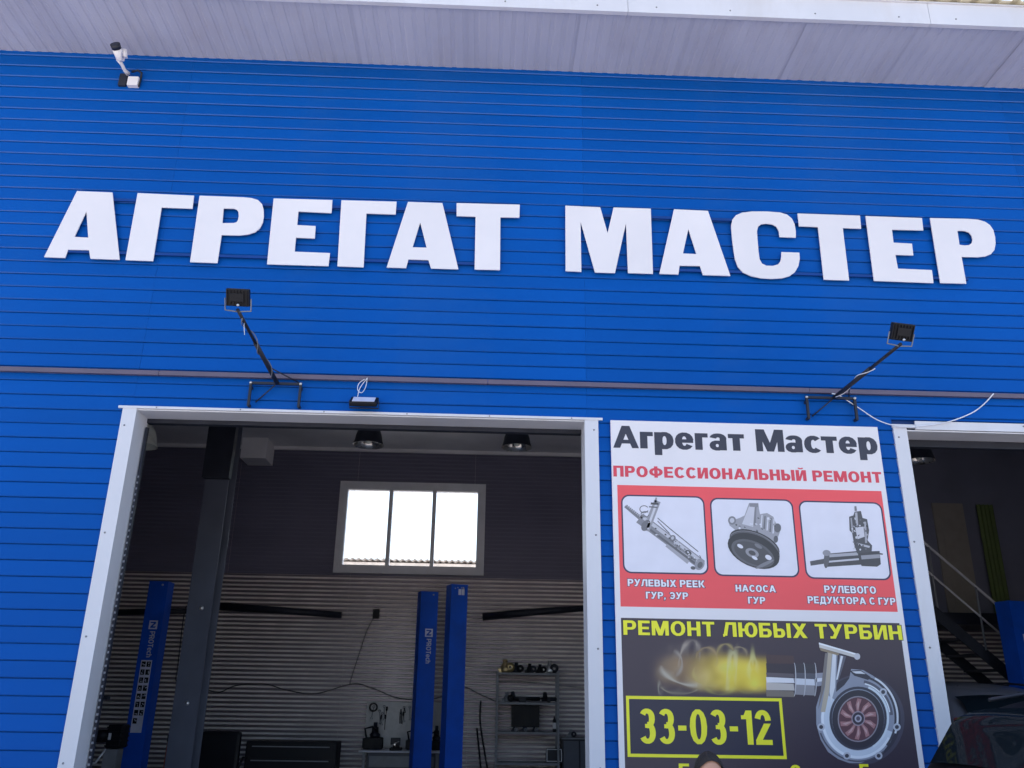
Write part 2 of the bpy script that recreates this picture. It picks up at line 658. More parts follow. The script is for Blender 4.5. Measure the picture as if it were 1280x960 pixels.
for i in range(6):
    screw_at(lin, D1L+.3+i*.75, YF-.007, D1T+.009, .006)
b = MB()
b.box(D1L+JW, RD-.02, D1T-.055, D1R-JW, RD+.05, D1T-.016)       # dark shutter guide under the reveal
b.build('shutter_housing', 'dark', bld)
# second gateway
jamb(D2L, D2L+JW, D2T-.03, 1)
jamb(D2R, D2R-JW, D2T-.03, -1)
b = MB()
xs2 = P(1141, 532).x
b.box(xs2, YF-.010, D2T-.075, D2R+.05, YF+.004, D2T+.005)
b.box(D2L+JW-.01, YF+.006, D2T-.090, D2R-JW+.01, RD, D2T-.078)
l2 = b.build('lintel_trim', 'trim', bld)
b = MB()
b.box(D2L-.01, YF-.004, D2T-.062, xs2, YF+.010, D2T-.028)
b.build('lintel_cap', 'trim', bld)
screw_at(l2, P(1275, 532).x, YF-.011, D2T-.02)
b = MB()
b.box(D2L+JW, RD-.02, D2T-.16, D2R-JW, RD+.05, D2T-.092)
b.build('shutter_housing', 'dark', bld)
# perforated guide rail along the left reveal
b = MB()
gx = D1L+JW+.012
b.box(gx, RD-.06, 0, gx+.02, RD-.02, D1T-.11)
gr = b.build('guide_rail', 'dark', bld)
b = MB()
for i in range(60):
    z = .3+i*.054
    b.box(gx-.002, RD-.0635, z, gx+.018, RD-.0605, z+.018)
b.build('rail_slot', 'grey', gr, kind='stuff')

# back window -----------------------------------------------------
b = MB()
def frame_rect(b, x0, x1, z0, z1, w, y0, y1):
    b.box(x0, y0, z0, x0+w, y1, z1)
    b.box(x1-w, y0, z0, x1, y1, z1)
    b.box(x0+w, y0, z0, x1-w, y1, z0+w)
    b.box(x0+w, y0, z1-w, x1-w, y1, z1)
win = bpy.data.objects.new('window', None)
C.objects.link(win)
win.parent = bld
win.location = (0, 0, 0)
frame_rect(b, wx0, wx1, wz0, wz1, .10, YB-.07, YB-.008)
frame_rect(b, wx0+.1, wx1-.1, wz0+.1, wz1-.1, .055, YB-.05, YB+.12)
iw = (wx1-wx0-.31)/3
for i in (1, 2):
    u = wx0+.155+iw*i
    b.box(u-.035, YB-.045, wz0+.155, u+.035, YB+.115, wz1-.155)
b.build('window_frame', 'upvc', win)
for i in range(3):
    u = wx0+.155+iw*i
    b = MB()
    b.box(u+(.037 if i else .002), YB+.03, wz0+.157, u+iw-(.037 if i < 2 else .002), YB+.036, wz1-.157)
    b.build('pane', 'glass', win)

# ------------------------------------------------------------------ inside: column, ceiling steps, lamps
YC = 3.4
cx0, cx1 = P(205, 960, YC).x, P(238, 960, YC).x
col = thing('steel_column', 'thick grey steel column rising left inside the left gateway', 'column', ((cx0+cx1)/2, YC, 0))
b = MB()
b.box(cx0, YC, 0, cx1, YC+.012, ZC)
b.box((cx0+cx1)/2-.006, YC+.012, 0, (cx0+cx1)/2+.006, YC+.30, ZC)
b.box(cx0, YC+.30, 0, cx1, YC+.312, ZC)
b.build('column_shaft', 'column', col)
b = MB()
b.box(cx0-.14, YC-.02, 0, cx1+.14, YC+.33, .03)
b.build('base_plate', 'dark', col)
b = MB()
b.prism([(cx0-.02, ZC), (cx1+.06, ZC), (cx1+.03, P(300, 600, YC).z), (cx0-.01, P(300, 600, YC).z)], YC-.12, YC-.002)
b.build('haunch', 'dark', col)
for (px, py) in ((252, 760), (234, 879)):
    b = MB()
    c = P(px, py, YC)
    b.lathe([(0, -.02), (.02, -.018), (.028, 0)], (0, 0, 0), 10, Matrix.Translation((c.x, YC, c.z)) @ Matrix.Rotation(-PI/2, 4, 'X'))
    b.build('bolt', 'zinc', col)
# box step under the ceiling
b = MB()
c0 = P(300, 572, YB-.6)
c1 = P(332, 572, YB-.6)
b.box(c0.x, YB-.6, c0.z, c1.x, YB-.02, ZC)
b.build('duct_box', 'ceil', bld)
# ceiling beams & cornice
for (y, x0, x1) in ((5.4, XL, XR), (1.9, XL, XR)):
    b = MB()
    b.box(x0, y, ZC-.10, x1, y+.16, ZC-.001)
    b.build('ceiling_beam', 'column', bld)
b = MB()
b.box(XL, YB-.06, ZC-.07, XR, YB-.012, ZC-.002)
b.build('cornice', 'ceil', bld)

def bell_lamp(px, py, Y, label, r=.215, white=False):
    c = P(px, py, Y)
    t = thing('pendant_lamp', label, 'lamp', (c.x, Y, ZC), None)
    z0 = c.z-.10
    pr = [(.03, .36), (.06, .33), (.11, .29), (.15, .225), (.178, .14), (.19, .07), (r, 0)]
    pi_ = [(r-.004, .0), (.184, .07), (.172, .13), (.142, .215), (.09, .275), (.0, .30)]
    b = MB()
    b.lathe(pr, (c.x, Y, z0), 24)
    b.build('lamp_shade', 'frost' if white else 'dark', t, fix=False)
    b = MB()
    b.lathe([(r, 0)]+pi_, (c.x, Y, z0), 24)
    b.build('reflector', 'frost' if white else 'aluminium', t, fix=False)
    b = MB()
    b.lathe([(0, .02), (.035, .03), (.05, .08), (.04, .14), (.02, .2), (.02, .3)], (c.x, Y, z0), 14)
    b.build('bulb', 'frost', t)
    b = MB()
    b.lathe([(0, .52), (.05, .52), (.055, .40), (0, .40)], (c.x, Y, z0), 14)
    b.tube([(c.x, Y, z0+.5), (c.x, Y, ZC)], .012)
    b.build('hanger', 'dark', t)
bell_lamp(461, 548, 4.0, 'bell shaped pendant lamp above the window, left of the two dark ones')
bell_lamp(646, 551, 4.0, 'bell shaped pendant lamp near the right jamb of the left gateway')
bell_lamp(178, 549, 4.0, 'white pendant lamp half hidden behind the left jamb', white=True)
bell_lamp(1148, 568, 4.0, 'pendant lamp behind the left jamb of the right gateway')

# ------------------------------------------------------------------ block-letter strokes for print
def ringpoly(cx, cy, rx, ry, tx, ty, a0, a1, n=14, e=.93):
    def se(a, r1, r2):
        c, s_ = math.cos(a), math.sin(a)
        return (cx+r1*math.copysign(abs(c)**e, c), cy+r2*math.copysign(abs(s_)**e, s_))
    a0, a1 = rad(a0), rad(a1)
    res = []
    for i in range(n):
        u, v = a0+(a1-a0)*i/n, a0+(a1-a0)*(i+1)/n
        res.append([se(u, rx, ry), se(v, rx, ry), se(v, rx-tx, ry-ty), se(u, rx-tx, ry-ty)])
    return res
def glyph(ch, d=0.0, t=.25, h=.20):
    """pieces (convex polygons) and advance width; d = halo growth"""
    g = []
    def Rc(x0, y0, x1, y1):
        g.append([(x0-d, y0-d), (x1+d, y0-d), (x1+d, y1+d), (x0-d, y1+d)])
    def Q(a0, a1, y0, b0, b1, y1):        # slanting stroke, horizontal ends
        e = d*1.15
        s0 = (b0-a0)/(y1-y0)*d
        g.append([(a0-e-s0, y0-d), (a1+e-s0, y0-d), (b1+e+s0, y1+d), (b0-e+s0, y1+d)])
    def Rg(cx, cy, rx, ry, a0, a1, tx=None, ty=None):
        full = abs(a1-a0) >= 359
        da = 0 if full or not d else math.degrees(d/max(rx, ry)*1.2)
        g.extend(ringpoly(cx, cy, rx+d, ry+d, (tx or t)+2*d, (ty or h)+2*d, a0-da, a1+da))
    w = .8
    if ch in 'АA':
        w = .98; Q(0, .26, 0, .34, .62, 1); Q(.72, .98, 0, .36, .64, 1); Rc(.22, .2, .76, .37)
    elif ch == 'Г':
        w = .66; Rc(0, 0, t, 1); Rc(t, 1-h, w, 1)
    elif ch in 'РP':
        w = .82; Rc(0, 0, t, 1); Rc(t, 1-h, .5, 1); Rc(t, .36, .5, .36+h*.95); Rg(.5, .68, .32, .32, -90, 90, t, h)
    elif ch == 'R':
        w = .88; Rc(0, 0, t, 1); Rc(t, 1-h, .5, 1); Rc(t, .40, .5, .40+h*.9); Rg(.5, .70, .32, .30, -90, 90, t, h); Q(.6, .88, 0, .4, .66, .45)
    elif ch in 'ЕE':
        w = .74; Rc(0, 0, t, 1); Rc(t, 1-h, w, 1); Rc(t, 0, w, h); Rc(t, .41, w-.06, .41+h*.9)
    elif ch in 'ТT':
        w = .78; Rc(.39-t/2, 0, .39+t/2, 1); Rc(0, 1-h, w, 1)
    elif ch == 'М':
        w = 1.08; Rc(0, 0, t*.9, 1); Rc(w-t*.9, 0, w, 1); Q(.41, .67, 0, .06, .34, 1); Q(.41, .67, 0, .74, 1.02, 1)
    elif ch == 'С':
        w = .84; Rg(.45, .5, .45, .52, 38, 322)
    elif ch == 'П':
        w = .84; Rc(0, 0, t, 1); Rc(w-t, 0, w, 1); Rc(t, 1-h, w-t, 1)
    elif ch in 'ОO':
        w = .94; Rg(.47, .5, .47, .52, 0, 360)
    elif ch == 'Ф':
        w = 1.12; Rc(.56-t/2, -.02, .56+t/2, 1.02); Rg(.56, .5, .56, .38, 0, 360, t, h*.9)
    elif ch in 'ИЙ':
        w = .86; Rc(0, 0, t, 1); Rc(w-t, 0, w, 1); Q(t*.5, t+.06, 0, w-t-.06, w-t*.5, 1)
        if ch == 'Й':
            Rg(.43, 1.24, .24, .17, 190, 350, .13, .11)
    elif ch == 'Н':
        w = .84; Rc(0, 0, t, 1); Rc(w-t, 0, w, 1); Rc(t, .4, w-t, .4+h)
    elif ch == 'Л':
        w = .88; Rc(w-t, 0, w, 1); Rc(.26, 1-h, w-t, 1); Q(.02, .26, .06, .22, .44, 1); Rc(0, 0, .12, h)
    elif ch == 'Ь':
        w = .8; Rc(0, 0, t, 1); Rc(t, 0, .48, h); Rc(t, .44, .48, .44+h); Rg(.48, .32, .32, .32, -90, 90)
    elif ch == 'Ы':
        w = 1.1; Rc(0, 0, t, 1); Rc(t, 0, .44, h); Rc(t, .44, .44, .44+h); Rg(.44, .32, .3, .32, -90, 90); Rc(w-t, 0, w, 1)
    elif ch == 'Б':
        w = .8; Rc(0, 0, t, 1); Rc(t, 1-h, .74, 1); Rc(t, 0, .48, h); Rc(t, .42, .48, .42+h); Rg(.48, .31, .32, .31, -90, 90)
    elif ch == 'В':
        w = .84; Rc(0, 0, t, 1); Rc(t, 0, .5, h); Rc(t, .42, .5, .42+h*.9); Rc(t, 1-h, .48, 1); Rg(.5, .30, .34, .30, -90, 90); Rg(.48, .72, .31, .28, -90, 90)
    elif ch == 'У':
        w = .88; Q(.12, .38, 0, .62, .88, 1); Q(.34, .56, .36, 0, .28, 1); Rc(.04, 0, .26, h*.9)
    elif ch == 'Х':
        w = .94; Q(0, .3, 0, .64, .92, 1); Q(.64, .94, 0, .02, .3, 1)
    elif ch == 'К':
        w = .9; Rc(0, 0, t, 1); Q(.6, .9, 0, .26, .5, .58); Q(.24, .5, .42, .58, .86, 1)
    elif ch == 'Э':
        w = .88; Rg(.43, .5, .45, .52, -142, 142); Rc(.3, .41, .7, .41+h*.85)
    elif ch == 'Д':
        w = .96; Rc(w-t-.1, h, w-.1, 1); Rc(.28, 1-h, w-t-.1, 1); Q(.12, .36, h, .26, .48, 1); Rc(0, -.06, w, h); Rc(0, -.2, .18, 0); Rc(w-.18, -.2, w, 0)
    elif ch == 'Ю':
        w = 1.2; Rc(0, 0, t, 1); Rc(t, .4, .5, .4+h); Rg(.8, .5, .42, .52, 0, 360)
    elif ch == 'а':
        w = .68; Rc(w-t*.9-.02, 0, w-.02, .56); Rg(.34, .5, .33, .26, 0, 165, t*.9, h*.85); Rg(.30, .21, .30, .23, 0, 360, t*.85, h*.75)
    elif ch == 'г':
        w = .5; Rc(0, 0, t, .75); Rc(t, .75-h*.9, w, .75)
    elif ch == 'р':
        w = .74; Rc(0, -.28, t, .75); Rg(.39, .375, .35, .395, 0, 360, t*.95, h*.9)
    elif ch in 'еe':
        w = .72; Rg(.36, .375, .36, .395, 8, 328, t*.95, h*.85); Rc(.1, .30, .70, .30+h*.75)
    elif ch == 'т':
        w = .62; Rc(.31-t/2, 0, .31+t/2, .75); Rc(0, .75-h*.9, w, .75)
    elif ch in 'сc':
        w = .62; Rg(.36, .375, .36, .395, 42, 318, t*.95, h*.9)
    elif ch == 'h':
        w = .7; Rc(0, 0, t, 1); Rg(.35, .42, .35, .34, 0, 170, t*.95, h*.9); Rc(w-t*.95, 0, w, .45)
    elif ch == '3':
        w = .74; Rg(.36, .30, .38, .32, -150, 90, t, h); Rg(.36, .72, .36, .29, -90, 150, t, h); Rc(.26, .44, .42, .44+h*.8)
    elif ch == '0':
        w = .8; Rg(.4, .5, .4, .52, 0, 360)
    elif ch == '1':
        w = .5; Rc(.25, 0, .25+t, 1); Rc(.02, .74, .25, .74+h*.8); Q(.1, .26, .80, .25, .3, 1)
    elif ch == '2':
        w = .76; Rg(.38, .68, .38, .34, 5, 165, t, h); Rc(0, 0, w, h); Q(.0, .30, h*.9, .42, .74, .62)
    elif ch == '-':
        w = .42; Rc(.02, .38, .40, .38+h)
    elif ch == ',':
        w = .28; Rc(0, 0, t*.9, h); Q(0, .1, -.2, .1, .22, 0)
    elif ch == ' ':
        w = .40
    return g, w
def text_pieces(s_, d=0.0, t=.25, h=.20, gap=.09):
    out = []
    x = 0
    for ch in s_:
        g, w = glyph(ch, d, t, h)
        out += [(x, g)]
        x += w+(gap if ch != ' ' else 0)
    return out, x-gap
def union_tris(polys):
    vs = []
    fc = []
    for p in polys:
        b = len(vs)
        vs += [Vector(q) for q in p]
        fc.append(list(range(b, b+len(p))))
    r = geometry.delaunay_2d_cdt(vs, [], fc, 1, 1e-5)
    def inside(p, poly):
        c = False
        j = len(poly)-1
        for i in range(len(poly)):
            a, b_ = poly[i], poly[j]
            if (a[1] > p[1]) != (b_[1] > p[1]) and p[0] < (b_[0]-a[0])*(p[1]-a[1])/(b_[1]-a[1])+a[0]:
                c = not c
            j = i
        return c
    fs = []
    for f in r[2]:
        c = sum((r[0][i] for i in f), Vector((0, 0)))/len(f)
        if any(inside(c, p) for p in polys):
            fs.append(f)
    return r[0], fs

# ------------------------------------------------------------------ poster
YP = -.060
pc = [P(762, 524, YP), P(1098, 535, YP), P(1154.5, 960, YP), P(775.5, 960, YP)]
PX0, PX1, PZ1 = (pc[0].x+pc[3].x)/2, (pc[1].x+pc[2].x)/2, (pc[0].z+pc[1].z)/2
PZ0 = PZ1-3.3
poster = thing('advertising_poster', 'large printed poster with car parts, turbine and yellow phone number on the blue wall', 'poster', (PX0, YP, PZ0))
b = MB()
b.box(PX0, YP, PZ0, PX1, YP+.02, PZ1)
b.build('board', 'white', poster)
for (zz) in (PZ0+.2, PZ0+1.6, PZ1-.2):
    b = MB()
    b.box(PX0+.02, YP+.02, zz, PX1-.02, -.0215, zz+.03)
    b.build('batten', 'bluepaint', poster)
b = MB()
for a_ in (0, 1):
    pass
class Ink:
    def __init__(s):
        s.v = []
        s.f = []
        s.c = []
    def poly(s, pts, col, L):              # pts as world (x,z)
        b = len(s.v)
        y = YP-.0004-.00025*L
        s.v += [(p[0], y, p[1]) for p in pts]
        s.c += [col]*len(pts)
        s.f.append(list(range(b, b+len(pts))))
    def tris(s, vs, fs, col, L):
        b = len(s.v)
        y = YP-.0004-.00025*L
        s.v += [(p[0], y, p[1]) for p in vs]
        s.c += [col]*len(vs)
        for f in fs:
            s.f.append([b+i for i in f])
    def concave(s, pts, col, L):
        tr = geometry.tessellate_polygon([[Vector((p[0], p[1], 0)) for p in pts]])
        s.tris(pts, tr, col, L)
    def build(s, name):
        off = wpos(poster)
        me = bpy.data.meshes.new(name)
        me.from_pydata([tuple(Vector(v)-off) for v in s.v], [], s.f)
        ca = me.color_attributes.new('Col', 'FLOAT_COLOR', 'POINT')
        for i, c in enumerate(s.c):
            ca.data[i].color = (*c, 1)
        me.materials.append(M['ink'])
        bm = bmesh.new()
        bm.from_mesh(me)
        for f in bm.faces:
            f.normal_update()
            if f.normal.y > 0:
                f.normal_flip()
        bm.to_mesh(me)
        bm.free()
        return obj(name, me, poster)
def XZ(px, py):
    p = P(px, py, YP)
    return (p.x, p.z)
def q6(x, y): return XZ(740+x/3.2, 510+y/3.2)
def q7(x, y): return XZ(760+x/3.2, 740+y/3.2)
SL = .0255
def ptext(name, s_, xl, xr, yb, yt, col, L, halo=None, t=.25, h=.20, hd=.07, gap=.09):
    """xl,xr: photo x of the text's ends, yb/yt: photo y of baseline and cap height at the left end"""
    x0, z0 = XZ(xl, yb)
    x1, _ = XZ(xr, yb+SL*(xr-xl))
    zt = XZ(xl+2, yt)[1]
    pcs, w = text_pieces(s_, 0, t, h, gap)
    sx_, sz_ = (x1-x0)/w, zt-z0
    ink = Ink()
    if halo:
        for x, g in text_pieces(s_, hd, t, h, gap)[0]:
            if g:
                vs, fs = union_tris(g)
                ink.tris([(x0+(x+v[0])*sx_, z0+v[1]*sz_) for v in vs], fs, halo, L)
        # letters of one halo may touch: keep every second one a hair forward
    for x, g in pcs:
        if g:
            vs, fs = union_tris(g)
            ink.tris([(x0+(x+v[0])*sx_, z0+v[1]*sz_) for v in vs], fs, col, L+2)
    return ink.build(name)
def rrect(cs, r, n=6):
    x0 = (cs[0][0]+cs[3][0])/2
    x1 = (cs[1][0]+cs[2][0])/2
    z1 = (cs[0][1]+cs[1][1])/2
    z0 = (cs[2][1]+cs[3][1])/2
    out = []
    for cx, cz, a in ((x1-r, z1-r, 0), (x0+r, z1-r, 90), (x0+r, z0+r, 180), (x1-r, z0+r, 270)):
        for i in range(n+1):
            t = rad(a+90*i/n)
            out.append((cx+r*math.cos(t), cz+r*math.sin(t)))
    return out
def grow(cs, d):
    return [(cs[0][0]-d, cs[0][1]+d), (cs[1][0]+d, cs[1][1]+d), (cs[2][0]+d, cs[2][1]-d), (cs[3][0]-d, cs[3][1]-d)]
RED, NAVY, PALE = (.84, .090, .105), (.035, .035, .085), (.72, .72, .82)
BLK, YEL = (.050, .036, .054), (.86, .83, .03)
# red field
cs = [q6(90, 305), q6(1172, 335), q6(1250, 820), q6(105, 790)]
rx0, rx1 = PX0+.045, PX1-.045
rz1, rz0 = (cs[0][1]+cs[1][1])/2, (cs[2][1]+cs[3][1])/2
ik = Ink()
ik.poly([(rx0, rz0), (rx1, rz0), (rx1, rz1), (rx0, rz1)], RED, 0)
ik.build('red_field')
bz1 = (q7(45, 98)[1]+q7(1188, 130)[1])/2
ik = Ink()
ik.poly([(rx0, PZ0+.05), (rx1, PZ0+.05), (rx1, bz1), (rx0, bz1)], BLK, 0)
ik.build('black_field')
ptext('lettering', 'Агрегат Мастер', 766.6, 1098.3, 559.6, 532.0, (.036, .036, .058), 1, t=.285, h=.21, gap=.05)
ptext('lettering', 'ПРОФЕССИОНАЛЬНЫЙ РЕМОНТ', 766.8, 1103, 595.6, 582.0, (.66, .055, .09), 1, t=.285, h=.205, gap=.105)
boxes = [[(115, 345), (448, 355), (468, 668), (125, 660)], [(470, 357), (802, 368), (832, 680), (490, 670)], [(825, 368), (1162, 380), (1195, 690), (855, 682)]]
for bx in boxes:
    cs = [q6(*p) for p in bx]
    ik = Ink()
    ik.poly(rrect(cs, .07), NAVY, 1)
    ik.poly(rrect(grow(cs, -.013), .06), PALE, 2)
    ik.build('picture_box')
WHT = (.80, .80, .88)
kw = dict(t=.265, h=.195, hd=.075, gap=.12)
ptext('lettering', 'РУЛЕВЫХ РЕЕК', 740+143/3.2, 740+452/3.2, 510+712/3.2, 510+684/3.2, WHT, 1, NAVY, **kw)
ptext('lettering', 'ГУР, ЭУР', 740+216/3.2, 740+385/3.2, 510+762/3.2, 510+735/3.2, WHT, 1, NAVY, **kw)
ptext('lettering', 'НАСОСА', 740+575/3.2, 740+736/3.2, 510+734/3.2, 510+707/3.2, WHT, 1, NAVY, **kw)
ptext('lettering', 'ГУР', 740+625/3.2, 740+694/3.2, 510+782/3.2, 510+755/3.2, WHT, 1, NAVY, **kw)
ptext('lettering', 'РУЛЕВОГО', 740+930/3.2, 740+1138/3.2, 510+739/3.2, 510+710/3.2, WHT, 1, NAVY, **kw)
ptext('lettering', 'РЕДУКТОРА С ГУР', 740+864/3.2, 740+1216/3.2, 510+781/3.2, 510+753/3.2, WHT, 1, NAVY, **kw)
ptext('lettering', 'РЕМОНТ ЛЮБЫХ ТУРБИН', 760+62/3.2, 760+1180/3.2, 740+171/3.2, 740+113/3.2, YEL, 3, (.02, .02, .03), t=.25, h=.18, hd=.045, gap=.12)
ptext('lettering', '33-03-12', 760+128/3.2, 760+660/3.2, 740+604/3.2, 740+467/3.2, YEL, 4, t=.27, h=.145, gap=.14)
# tops of the last printed line
zb = PZ1
ptext('lettering', 'Б', 760+285/3.2, 760+330/3.2, 740+742/3.2, 740+686/3.2, YEL, 3, t=.27)
ptext('lettering', 'С', 760+730/3.2, 760+775/3.2, 740+748/3.2, 740+692/3.2, YEL, 3, t=.27)
ptext('lettering', 'Б', 760+1010/3.2, 760+1050/3.2, 740+742/3.2, 740+688/3.2, YEL, 3, t=.27)
# phone box frame
ik = Ink()
o_ = [q7(72, 410), q7(697, 430), q7(713, 670), q7(78, 658)]
fx0, fx1, fz1, fz0 = (o_[0][0]+o_[3][0])/2, (o_[1][0]+o_[2][0])/2, (o_[0][1]+o_[1][1])/2, (o_[2][1]+o_[3][1])/2
fw_ = .024
ik.poly([(fx0, fz0), (fx1, fz0), (fx1, fz1), (fx0, fz1)], YEL, 2)
ik.poly([(fx0+fw_, fz0+fw_), (fx1-fw_, fz0+fw_), (fx1-fw_, fz1-fw_), (fx0+fw_, fz1-fw_)], (.022, .022, .05), 3)
ik.build('phone_number_frame')

def stroke(ink, q, x0, y0, x1, y1, w0, w1, col, L):
    a, b_ = Vector((x0, y0)), Vector((x1, y1))
    d = (b_-a).normalized()
    n_ = Vector((-d.y, d.x))
    pts = [a+n_*w0/2, b_+n_*w1/2, b_-n_*w1/2, a-n_*w0/2]
    ink.poly([q(*p) for p in pts], col, L)
def ell(ink, q, cx, cy, rx, ry, rot, col, L, n=28, a0=0, a1=360):
    pts = []
    for i in range(n):
        t = rad(a0+(a1-a0)*i/(n if a1-a0 == 360 else n-1))
        x, y = rx*math.cos(t), ry*math.sin(t)
        r_ = rad(rot)
        pts.append(q(cx+x*math.cos(r_)-y*math.sin(r_), cy+x*math.sin(r_)+y*math.cos(r_)))
    ink.poly(pts, col, L)
def arcl(ink, q, cx, cy, rx, ry, a0, a1, w, col, L, n=18, rot=0):
    r_ = rad(rot)
    def pt(t, k):
        x, y = (rx+k)*math.cos(t), (ry+k)*math.sin(t)
        return q(cx+x*math.cos(r_)-y*math.sin(r_), cy+x*math.sin(r_)+y*math.cos(r_))
    for i in range(n):
        t0, t1 = rad(a0+(a1-a0)*i/n), rad(a0+(a1-a0)*(i+1)/n)
        ink.poly([pt(t0, w/2), pt(t1, w/2), pt(t1, -w/2), pt(t0, -w/2)], col, L)
def G(v, b=1.12):
    return (v, v, v*b)
# steering rack
ik = Ink()
R_ = random.Random(3)
stroke(ik, q6, 133, 392, 205, 450, 13, 18, G(.20), 4)
stroke(ik, q6, 136, 390, 205, 444, 4, 5, G(.42), 5)
for i in range(9):
    u = i/9
    stroke(ik, q6, 138+u*60, 396+u*48, 143+u*60, 388+u*48, 2, 2, G(.12), 6)
stroke(ik, q6, 190, 440, 440, 628, 44, 40, G(.24), 5)
stroke(ik, q6, 205, 438, 436, 612, 14, 12, G(.52), 6)
stroke(ik, q6, 200, 462, 428, 634, 8, 9, G(.13), 7)
stroke(ik, q6, 300, 545, 390, 612, 22, 30, G(.36), 6)
stroke(ik, q6, 215, 490, 262, 372, 30, 26, G(.30), 8)
stroke(ik, q6, 222, 480, 258, 382, 9, 9, G(.58), 9)
stroke(ik, q6, 235, 382, 266, 384, 8, 8, G(.08), 10)
stroke(ik, q6, 228, 395, 262, 398, 5, 5, G(.14), 10)
stroke(ik, q6, 254, 378, 257, 358, 9, 6, G(.3), 8)
arcl(ik, q6, 208, 405, 17, 14, 20, 330, 3, G(.12), 9)
arcl(ik, q6, 212, 425, 16, 11, 10, 320, 3, G(.16), 9)
stroke(ik, q6, 262, 440, 320, 490, 3, 3, G(.08), 10)
stroke(ik, q6, 318, 488, 425, 575, 3, 3, G(.10), 10)
stroke(ik, q6, 262, 452, 310, 502, 3, 3, G(.10), 10)
arcl(ik, q6, 412, 592, 26, 14, -60, 120, 3, G(.12), 10, rot=35)
ell(ik, q6, 322, 522, 12, 14, 30, G(.18), 10)
ell(ik, q6, 322, 520, 6, 7, 30, G(.5), 11)
ell(ik, q6, 385, 578, 14, 9, 30, G(.10), 10)
ell(ik, q6, 430, 625, 19, 24, 25, G(.30), 11)
ell(ik, q6, 432, 628, 10, 13, 25, G(.13), 12)
ell(ik, q6, 404, 640, 10, 7, 10, G(.12), 10)
ell(ik, q6, 215, 470, 16, 24, 30, G(.17), 9)
for i in range(26):
    u = R_.random()
    x, y = 200+u*225, 445+u*172
    ell(ik, q6, x+R_.uniform(-12, 12), y+R_.uniform(-14, 14), R_.uniform(2, 5), R_.uniform(2, 4), 35, G(R_.choice([.08, .15, .5, .65])), 13+i % 3, n=7)
ik.build('steering_rack_picture')
# pump
ik = Ink()
pp = [(550, 435), (575, 445), (590, 440), (610, 430), (628, 380), (665, 380), (668, 405), (672, 425), (700, 420), (725, 435), (735, 460), (755, 470), (750, 500), (735, 540), (640, 520), (575, 490), (550, 470), (545, 450)]
ik.concave([q6(*p) for p in pp], G(.34), 4)
stroke(ik, q6, 645, 385, 622, 470, 26, 46, G(.58), 5)
stroke(ik, q6, 655, 385, 650, 470, 7, 10, G(.22), 6)
stroke(ik, q6, 630, 388, 664, 390, 14, 14, G(.24), 7)
for i in range(5):
    stroke(ik, q6, 680+i*12, 428+i*4, 676+i*12, 478+i*6, 5, 6, G(.16 if i % 2 else .62), 6+i % 2)
ell(ik, q6, 560, 450, 16, 17, 0, G(.22), 6)
ell(ik, q6, 560, 450, 9, 10, 0, G(.55), 7)
ell(ik, q6, 742, 480, 14, 18, 0, G(.14), 6)
ell(ik, q6, 735, 525, 9, 14, 0, G(.12), 6)
ell(ik, q6, 650, 545, 106, 50, 22, G(.05), 8)
ell(ik, q6, 646, 572, 110, 62, 24, G(.045), 9)
arcl(ik, q6, 647, 560, 107, 58, 190, 350, 4, G(.20), 10, rot=23)
arcl(ik, q6, 647, 567, 108, 60, 185, 355, 2.5, G(.14), 10, rot=23)
ell(ik, q6, 643, 582, 92, 48, 24, G(.12), 11)
ell(ik, q6, 643, 582, 80, 40, 24, G(.085), 12)
ell(ik, q6, 640, 580, 28, 17, 24, G(.30), 13)
ell(ik, q6, 640, 580, 15, 9, 24, G(.08), 14)
for (x, y, rx, ry) in ((592, 553, 13, 7), (650, 600, 13, 6), (705, 598, 14, 9), (665, 553, 17, 7)):
    ell(ik, q6, x, y, rx, ry, 30, G(.70) if y != 553 or x < 600 else G(.2), 15)
ell(ik, q6, 690, 625, 40, 7, -25, G(.22), 15)
for i in range(24):
    ell(ik, q6, R_.uniform(570, 735), R_.uniform(440, 500), R_.uniform(2, 6), R_.uniform(2, 5), R_.uniform(0, 90), G(R_.choice([.1, .2, .55, .7])), 7.2+(i % 3)*.2, n=7)
ik.build('pump_picture')
# steering gear
ik = Ink()
stroke(ik, q6, 873, 622, 935, 612, 18, 20, G(.10), 4)
stroke(ik, q6, 930, 610, 1085, 598, 52, 56, G(.075), 5)
stroke(ik, q6, 940, 592, 1080, 582, 12, 12, G(.40), 6)
stroke(ik, q6, 935, 616, 1075, 604, 7, 7, G(.55), 6)
ell(ik, q6, 938, 605, 11, 36, 5, G(.12), 7)
ell(ik, q6, 938, 580, 16, 12, 5, G(.28), 8)
pp = [(1062, 575), (1150, 572), (1155, 625), (1140, 635), (1078, 632), (1068, 610)]
ik.poly([q6(*p) for p in pp], G(.07), 7)
ik.poly([q6(*p) for p in [(1075, 590), (1150, 585), (1152, 600), (1078, 606)]], G(.32), 8)
pp = [(1028, 435), (1045, 430), (1050, 415), (1075, 412), (1082, 440), (1100, 445), (1108, 490), (1102, 530), (1120, 550), (1118, 575), (1060, 582), (1048, 545), (1040, 500), (1030, 490)]
ik.concave([q6(*p) for p in pp], G(.09), 8)
stroke(ik, q6, 1055, 412, 1053, 393, 10, 8, G(.2), 8)
ik.poly([q6(*p) for p in [(1052, 478), (1085, 475), (1090, 515), (1062, 525)]], G(.58), 9)
stroke(ik, q6, 1056, 418, 1060, 470, 9, 9, G(.42), 9)
stroke(ik, q6, 1092, 455, 1096, 540, 8, 8, G(.36), 9)
stroke(ik, q6, 1036, 440, 1042, 500, 6, 6, G(.34), 9)
stroke(ik, q6, 1065, 545, 1110, 556, 8, 8, G(.48), 9)
